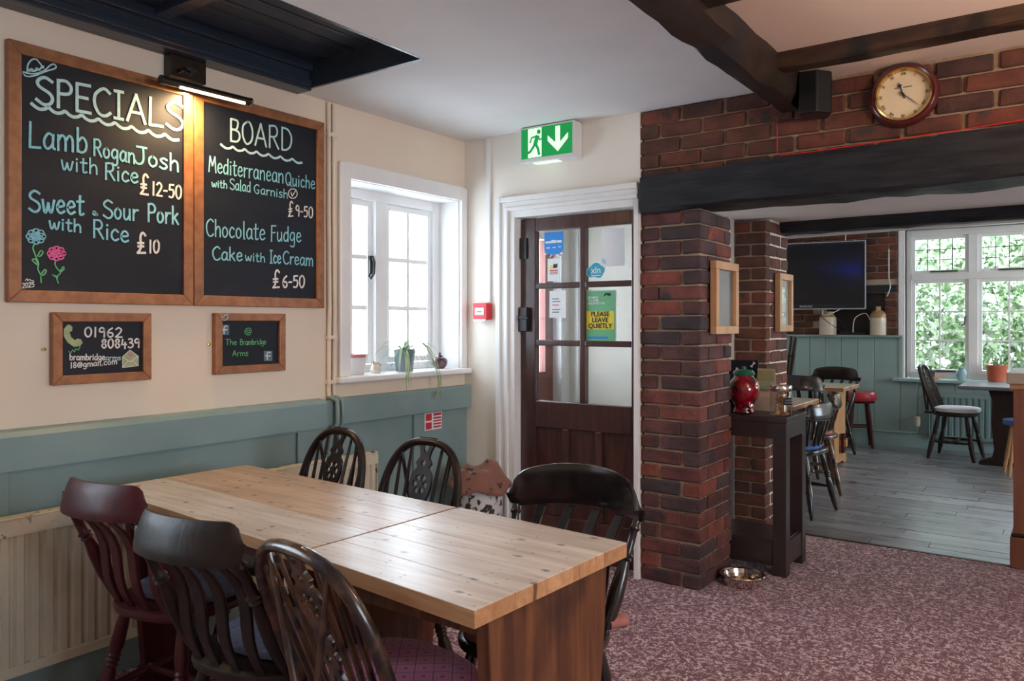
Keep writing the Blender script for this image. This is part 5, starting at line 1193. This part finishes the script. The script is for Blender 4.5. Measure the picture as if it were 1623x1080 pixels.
# speaker
sp = thing('wall_speaker', 'black wedge speaker between the ceiling beam and the clock', 'speaker', (-.93, 3.60, 2.24), math.radians(12))
MB().add([(-.065, .06, 0), (.05, .06, 0), (.07, -.03, 0), (.01, -.085, 0), (-.065, -.075, 0), (-.065, .06, .185), (.05, .06, .185), (.07, -.03, .185), (.01, -.085, .185), (-.065, -.075, .185)], [(4, 3, 2, 1, 0), (5, 6, 7, 8, 9)] + [(i, (i + 1) % 5, (i + 1) % 5 + 5, i + 5) for i in range(5)]).build('cabinet', black_p, sp, bevel=.008, seg=3)
B(-.02, .02, .06, .10, .07, .12).build('bracket', iron, sp)
a = PY(1232, 182, 3.69); b = PY(1232, 240, 3.69); c = PY(1345, 232, 3.645); b2 = PY(1236, 246, 3.645)
rc = MB().tube([a, b, b2 + Vector((0, 0, .0)), PY(1290, 240, 3.643), c, PY(1560, 200, 3.643), PY(1622, 190, 3.643)], .0022, 6).build('red_cable', red_p); tag(rc, 'thin red cable hanging from the beam end and running along the lintel', 'cable')

# ================================================================ FAR ROOM
tv = thing('television', 'flat black television on the brick wall of the far room', 'television', (-2.30, 9.24, 1.48), math.radians(7))
B(-.53, .44, -.03, .02, 0, .76).build('casing', mat('silver edge', (.42, .45, .5), .3), tv, bevel=.008)
B(-.52, .43, -.034, -.028, .012, .748).build('bezel', black_p, tv, bevel=.003); B(-.50, .41, -.0355, -.034, .06, .725).build('screen', screen_m, tv)
text('SAMSUNG', .03, facing_y(Vector((-.18, -.0365, .035))), white_p, tv); B(-.05, .05, .02, .13, .3, .45).build('wall_bracket', iron, tv)
def cable(name, label, pts, r_, m=white_p): return tag(MB().tube(smooth_pts(pts), r_, 6).build(name, m), label, 'cable')
cable('tv_cable', 'white cable hanging right of the television', [PY(1409, 395, 9.34), PY(1409, 440, 9.34), PY(1411, 455, 9.33), PY(1406, 470, 9.33)], .006)
cable('tv_cable', 'white cable drop above the television', [PY(1341, 365, 9.3), PY(1340, 383, 9.3)], .006)
cable('tv_cable', 'loops of cable under the television', [PY(1336, 488, 9.25), PY(1318, 497, 9.2), PY(1305, 500, 9.2), PY(1304, 492, 9.22)], .005)
cable('tv_cable', 'coiled cable around the left stoneware jar', [PY(1302, 503, 9.2), PY(1318, 515, 9.17), PY(1330, 522, 9.2), PY(1345, 527, 9.25), PY(1328, 505, 9.2)], .004, black_p)
cable('tv_cable', 'arched cable above the set top box', [PY(1352, 527, 9.3), PY(1355, 505, 9.3), PY(1372, 497, 9.32), PY(1380, 510, 9.3)], .005)
def stone_jar(label, x, s, spout):
    t = thing('stoneware_jar', label, 'jar', (x, 9.315, 1.195))
    if spout:
        MB().lathe([(0, 0), (.078, 0), (.082, .008), (.082, .19)], 26).build('body', stone, t, smooth=True)
        MB().lathe([(.0822, .188), (.080, .225), (.055, .262), (.028, .275), (.026, .305), (.032, .315), (0, .315)], 26).build('shoulder', stoneb, t, smooth=True); MB().tube(smooth_pts([(0, -.026, .30), (.0, -.065, .295), (0, -.07, .25)]), .010, 8).build('handle', stoneb, t, smooth=True)
    else:
        MB().lathe([(0, 0), (.088, 0), (.092, .01), (.092, .17), (.085, .20)], 26).build('body', stone, t, smooth=True); MB().lathe([(.0855, .198), (.06, .235), (.062, .262), (.045, .262), (0, .25)], 26).build('shoulder', stoneb, t, smooth=True)
stone_jar('stoneware jar half hidden under the television', -2.27, 1, False); stone_jar('tan shouldered stoneware flagon with a handle at the shelf end', -1.745, 1, True)
t = thing('set_top_box', 'flat black set top box on the shelf between the stoneware jars', 'box', (-2.0, 9.335, 1.195)); B(-.13, .13, -.03, .03, .0, .035).build('casing', black_p, t, bevel=.004); B(-.02, .03, -.031, -.03, .012, .02).build('display', screen_m, t)
sl = thing('string_lights', 'row of small blue lights on the wall facing the television', 'lights', (-2.07, 5.462, 2.12))
blu = mat('blue light', (.0, .05, 1), .5, emit=(.01, .06, 1), es=45)
MB().tube([(-.28, .012, .055), (0, .012, .03), (.28, .012, .005)], .004, 6).build('wire', black_p, sl)
for dx_, dz_, rr in ((-.25, .05, .007), (-.13, .04, .008), (-.01, .03, .009), (.10, .02, .013), (.24, .005, .018)): MB().lathe([(0, 0), (rr * .8, rr * .4), (rr, rr), (rr * .7, rr * 1.7), (0, rr * 2)], 12, Matrix.Translation((dx_, .02, dz_))).build('bulb', blu, sl, smooth=True)
# far radiator + valve
rad2 = radiator('teal fluted radiator below the far window', -.42, .46, .12, .60, .0, .055, teal, teal, .05, rot=-PI / 2, loc=(-.82, 9.30, 0))
vv = thing('radiator_valve', 'cream thermostatic valve on the left of the far radiator', 'valve', (-1.36, 9.30, .2)); MB().lathe([(0, 0), (.022, 0), (.03, .02), (.03, .10), (0, .11)], 12, Matrix.Translation((0, 0, .03))).build('valve_head', stone, vv, smooth=True); MB().tube([(0, 0, .03), (0, 0, -.04), (-.3, 0, -.05), (-.9, .01, -.03)], .010, 8).build('pipe', teal_f, vv)
# sill things
t = thing('cactus_pot', 'tiny cactus in a dark pot on a terracotta saucer, far sill', 'plant', (-1.24, 9.36, .735)); MB().lathe([(0, 0), (.085, 0), (.09, .022), (.0, .02)], 20).build('saucer', earth, t); MB().lathe([(0, .02), (.035, .02), (.045, .09), (0, .09)], 16).build('pot', mat('dark pot', (.03, .05, .045), .4), t, smooth=True)
mb = MB()
for i in range(9): strap_leaf(mb, i * .75, .05, .06, .016, .01, (0, 0, .09))
mb.build('foliage', leaf_m, t)
t = thing('blue_vase', 'small pale blue vase on the far window sill', 'vase', (-.955, 9.36, .735)); MB().lathe([(0, 0), (.03, 0), (.052, .04), (.052, .08), (.028, .115), (.034, .135), (.026, .135), (0, .12)], 20).build('body', mat('pale blue glaze', (.25, .42, .48), .3, (.38, .55, .60), 12), t, smooth=True)
t = thing('terracotta_pot', 'orange terracotta pot of short green shoots on the far sill', 'plant', (-.64, 9.34, .735)); MB().lathe([(0, 0), (.078, 0), (.092, .14), (.097, .14), (.097, .165), (.088, .165), (.085, .15), (0, .15)], 24).build('pot', earth, t, smooth=True)
mb = MB(); r = random.Random(6)
for i in range(22): a = r.uniform(0, 6.28); strap_leaf(mb, a, .05, .06, .009, .0, (.06 * math.cos(a * 3) * r.random(), .06 * math.sin(a * 3) * r.random(), .15))
mb.build('shoots', leaf_m, t)

def far_table(name, label, x0, x1, y0, y1, zt, m, lm_, ins=.12):
    t = thing(name, label, 'table', ((x0 + x1) / 2, (y0 + y1) / 2, 0)); hx, hy = (x1 - x0) / 2, (y1 - y0) / 2
    for i in range(5): B(-hx, hx, -hy + 2 * hy * i / 5 + .001, -hy + 2 * hy * (i + 1) / 5 - .001, zt - .035, zt).build('plank', m, t, bevel=.003, seg=1)
    for lx in (-hx + ins, hx - ins):
        w_ = hy - .06
        MB().prism([(-w_, zt - .035), (w_, zt - .035), (w_ - .03, .5), (w_ - .03, .12), (w_ + .02, .05), (w_ + .02, 0), (w_ - .08, 0), (w_ - .12, .03), (-w_ + .12, .03), (-w_ + .08, 0), (-w_ - .02, 0), (-w_ - .02, .05), (-w_ + .03, .12), (-w_ + .03, .5)], -.02, .02, Matrix.Translation((lx, 0, 0)) @ Matrix(((0, 0, 1, 0), (1, 0, 0, 0), (0, 1, 0, 0), (0, 0, 0, 1)))).build('end_panel', lm_, t, bevel=.003)
    B(-hx + ins, hx - ins + .08, -.03, .03, .18, .24).build('stretcher', lm_, t); B(hx - ins + .035, hx - ins + .06, -.035, .035, .12, .30).build('tenon_wedge', redmahog, t)
    return t
far_table('pine_table', 'pine trestle table deep in the far room beside the red stool', -2.75, -1.68, 7.45, 8.05, .745, pine_pale, pine_far)
far_table('pine_table', 'pine table just behind the farther brick pillar', -2.65, -1.60, 5.62, 6.30, .745, pine_pale, pine_far, .34)
# red stool
t = thing('bar_stool', 'low stool with a round red padded top by the teal wainscot', 'stool', (-1.88, 9.05, 0), .3)
MB().lathe([(0, .50), (.165, .50), (.172, .515), (.172, .565), (.155, .59), (0, .598)], 28).build('seat_pad', red_pad, t, smooth=True); MB().lathe([(0, .475), (.15, .475), (.155, .50), (0, .50)], 24).build('seat_base', darkwood, t)
for k_ in range(4):
    a = PI / 4 + k_ * PI / 2; MB().turned((.17 * math.cos(a), .17 * math.sin(a), 0), (.10 * math.cos(a), .10 * math.sin(a), .49), [(0, .016), (.4, .02), (.9, .018), (1, .016)], 10).build('leg', redmahog, t, smooth=True)
for k_ in range(4):
    a = PI / 4 + k_ * PI / 2; b = a + PI / 2; MB().tube([(.14 * math.cos(a), .14 * math.sin(a), .22 + .04 * (k_ % 2)), (.14 * math.cos(b), .14 * math.sin(b), .22 + .04 * (k_ % 2))], .009, 8).build('stretcher', redmahog, t)
# upturned stool on the far pine table
t = thing('upturned_stool', 'dark wooden stool turned upside down on the far pine table', 'stool', (-2.36, 7.90, .745), .45)
MB().lathe([(0, 0), (.15, 0), (.155, .02), (.15, .035), (0, .035)], 24).build('seat', darkwood, t, smooth=True)
for k_ in range(4):
    a = PI / 4 + k_ * PI / 2; MB().turned((.09 * math.cos(a), .09 * math.sin(a), .03), (.16 * math.cos(a), .16 * math.sin(a), .45), [(0, .015), (.5, .02), (.95, .016), (1, .010)], 10).build('leg', darkwood, t, smooth=True)
for k_ in range(4):
    a = PI / 4 + k_ * PI / 2; b = a + PI / 2; MB().tube([(.13 * math.cos(a), .13 * math.sin(a), .26 + .03 * (k_ % 2)), (.13 * math.cos(b), .13 * math.sin(b), .26 + .03 * (k_ % 2))], .008, 8).build('stretcher', darkwood, t)
# chairs at the far tables
slat_chair('black bow crested chair on the near side of the far pine table', (-1.98, 7.12, 0), math.radians(4), blackwood, None, .865, half=.24, rise=.02, bend=.10, lean=.12)
slat_chair('black crested chair on the far side of the far pine table', (-2.02, 8.28, 0), PI - .1, blackwood, None, .84, half=.24, rise=.04, bend=.08, lean=.12)
# captain chairs
def captain(label, loc, rz, m, pad=None):
    t = thing('captain_chair', label, 'chair', loc, rz)
    seat_shape(t, m, rx=.215, ry=.20); legs_for(t, m, bx=.21, by=.20)
    rail = []
    for i in range(25):
        a = math.radians(20 - 220 * i / 24); rail.append(Vector((.255 * math.cos(a), .03 + .235 * math.sin(a), .665)))
    MB().tube(rail, [.020 if 2 < i < 22 else .026 for i in range(25)], 10, flat=.6).build('arm_rail', m, t, smooth=True)
    for i in range(11):
        a = math.radians(0 - 180 * i / 10); p = Vector((.255 * math.cos(a), .03 + .235 * math.sin(a), .66)); q = Vector((.175 * math.cos(a), .01 + .155 * math.sin(a), .45))
        MB().turned(q, p, [(0, .009), (.3, .014), (.5, .009), (.55, .013), (.75, .011), (1, .008)], 8).build('spindle', m, t, smooth=True)
    crest(t, m, .675, .775, .20, -.215, .07, -.02, th=.024, rise=.0)
    if pad: seat_shape(t, pad, z=.452, th=.03, rx=.18, ry=.16, name='seat_pad', dome=.005)
    return t
captain('glossy black captain chair with a blue pad behind the console table', (-1.60, 5.70, 0), math.radians(82), blackwood, vivid_blue)
captain('worn brown captain chair at the end of the middle pine table', (-1.72, 6.52, 0), math.radians(110), edgewear, pink_pad)
# windsor chair by the window, side on, with cushion
wheelback('dark hoop back chair with white cushion facing the pedestal table', (-.95, 8.83, 0), -PI / 2 - .12, darkwood, None, lean=20, zt=.90)
cu = thing('seat_cushion', 'flat white cushion on the hoop back chair by the window', 'cushion', (-.94, 8.83, .457), -PI / 2 - .12); seat_shape(cu, mat('white cushion', (.62, .60, .60), .9), z=0, th=.045, rx=.205, ry=.20, name='pad', dome=.006)
# pedestal table
t = thing('pedestal_table', 'dark painted pedestal table below the garden window', 'table', (-.38, 8.62, 0)); B(-.50, .55, -.30, .34, .715, .75).build('tabletop', mat('worn dark tabletop', (.10, .10, .12), .3, (.16, .16, .18), 5), t, bevel=.01)
pr = [(-.09, .05), (-.07, .15), (-.09, .4), (-.085, .6), (-.12, .715), (.12, .715), (.085, .6), (.09, .4), (.07, .15), (.09, .05)]
MB().prism(pr, -.06, .06, Matrix.Translation((-.16, 0, 0)) @ MY).build('pedestal', darkwood, t, bevel=.006); MB().prism([(-.19, 0), (-.19, .03), (-.09, .07), (.09, .07), (.19, .03), (.19, 0)], -.08, .08, Matrix.Translation((-.16, 0, 0)) @ MY).build('foot', darkwood, t, bevel=.006)
# blue stool
t = thing('bar_stool', 'light legged stool with a round blue top half hidden by the bar', 'stool', (-.36, 8.15, 0), .2); MB().lathe([(0, .44), (.15, .44), (.16, .455), (.155, .485), (0, .49)], 24).build('seat_pad', vivid_blue, t, smooth=True)
for k_ in range(4):
    a = PI / 4 + k_ * PI / 2; MB().turned((.18 * math.cos(a), .18 * math.sin(a), 0), (.10 * math.cos(a), .10 * math.sin(a), .44), [(0, .012), (.2, .017), (.25, .012), (.3, .018), (.9, .016), (1, .014)], 10).build('leg', pine_far, t, smooth=True)
# bar counter end
barm = mat('bar mahogany', (.16, .055, .030), .35, (.24, .09, .05), 4, stretch=(4, 4, .7), bump=.1, coat=.3)
t = thing('bar_counter', 'red brown panelled end of the bar at the right edge', 'counter', (.30, 5.30, 0))
B(-.57, 1.2, -.25, .3, .17, .98).build('body', barm, t, bevel=.004); B(-.585, 1.21, -.265, .3, 0, .17).build('plinth', barm, t, bevel=.006); B(-.58, 1.205, -.258, .3, .17, .19).build('plinth_moulding', darkwood, t, bevel=.006)
B(-.60, 1.24, -.29, .3, 1.0, 1.06).build('countertop', mat('bar top pale', (.36, .30, .25), .4, (.45, .38, .32), 5), t, bevel=.006); B(-.585, 1.2, -.265, .3, .97, 1.0).build('cornice', pine_far, t, bevel=.006); B(-.45, .4, -.258, -.25, .3, .88).build('raised_panel', barm, t, bevel=.004)
t = thing('drip_tray', 'flat black tray on the bar top at the right edge', 'tray', (-.13, 5.2, 1.06)); B(-.08, .3, -.08, .08, 0, .018).build('tray_body', black_p, t, bevel=.004); MB().box(-.07, .29, -.07, -.06, .018, .022).box(-.07, .29, .06, .07, .018, .022).build('tray_rim', black_p, t)

# ================================================================ sub-parts and groups
SUB = {'slate_panel': ('chalk_', '_drawing', 'flower_stems', 'signature', 'vegetarian_mark', 'square_badge', 'badge_letter', 'envelope_lines'), 'sheet': ('lettering', 'print', 'red_line'),
       'dial': ('numeral', 'minute_track', 'print_line'), 'seat_pad': ('pad_tie',), 'cloud_face': ('lettering', 'print_line'), 'green_face': ('doorway', 'arrow', 'running_figure'), 'label': ('label_writing',),
       'body': ('press_panel', 'clear_cover', 'tap', 'spout', 'rim'), 'pot': ('soil',), 'slate': ('bone_drawing',), 'card_sheet': ('picture_panel', 'green_panel'), 'bezel': ('screen', 'lettering'), 'tail_block': ('back_brace',), 'mounting_box': ('slot_plate',), 'tube_housing': ('end_cap', 'glowing_tube')}
kids = {}
for o in D.objects:
    if o.parent: kids.setdefault(o.parent, []).append(o)
for p, ch_ in list(kids.items()):
    if p.parent or p.get('kind'): continue
    for host, pats in SUB.items():
        h = [c for c in ch_ if c.name.split('.')[0] == host]
        if not h: continue
        for c in ch_:
            n = c.name.split('.')[0]
            if n != host and any(q in n for q in pats): c.parent = h[0]
GR = {'slat_back_chair': 'slat back chairs', 'wheel_back_chair': 'wheel back chairs', 'captain_chair': 'captain chairs in the far room', 'pine_table': 'pine tables', 'specials_board': 'pair of large chalkboards', 'framed_picture': 'pine frames on the brick pillars', 'tv_cable': 'cables around the television', 'stoneware_jar': 'stoneware jars on the shelf', 'bar_stool': 'round topped stools'}
for o in D.objects:
    if not o.parent and o.name.split('.')[0] in GR: o['group'] = GR[o.name.split('.')[0]]
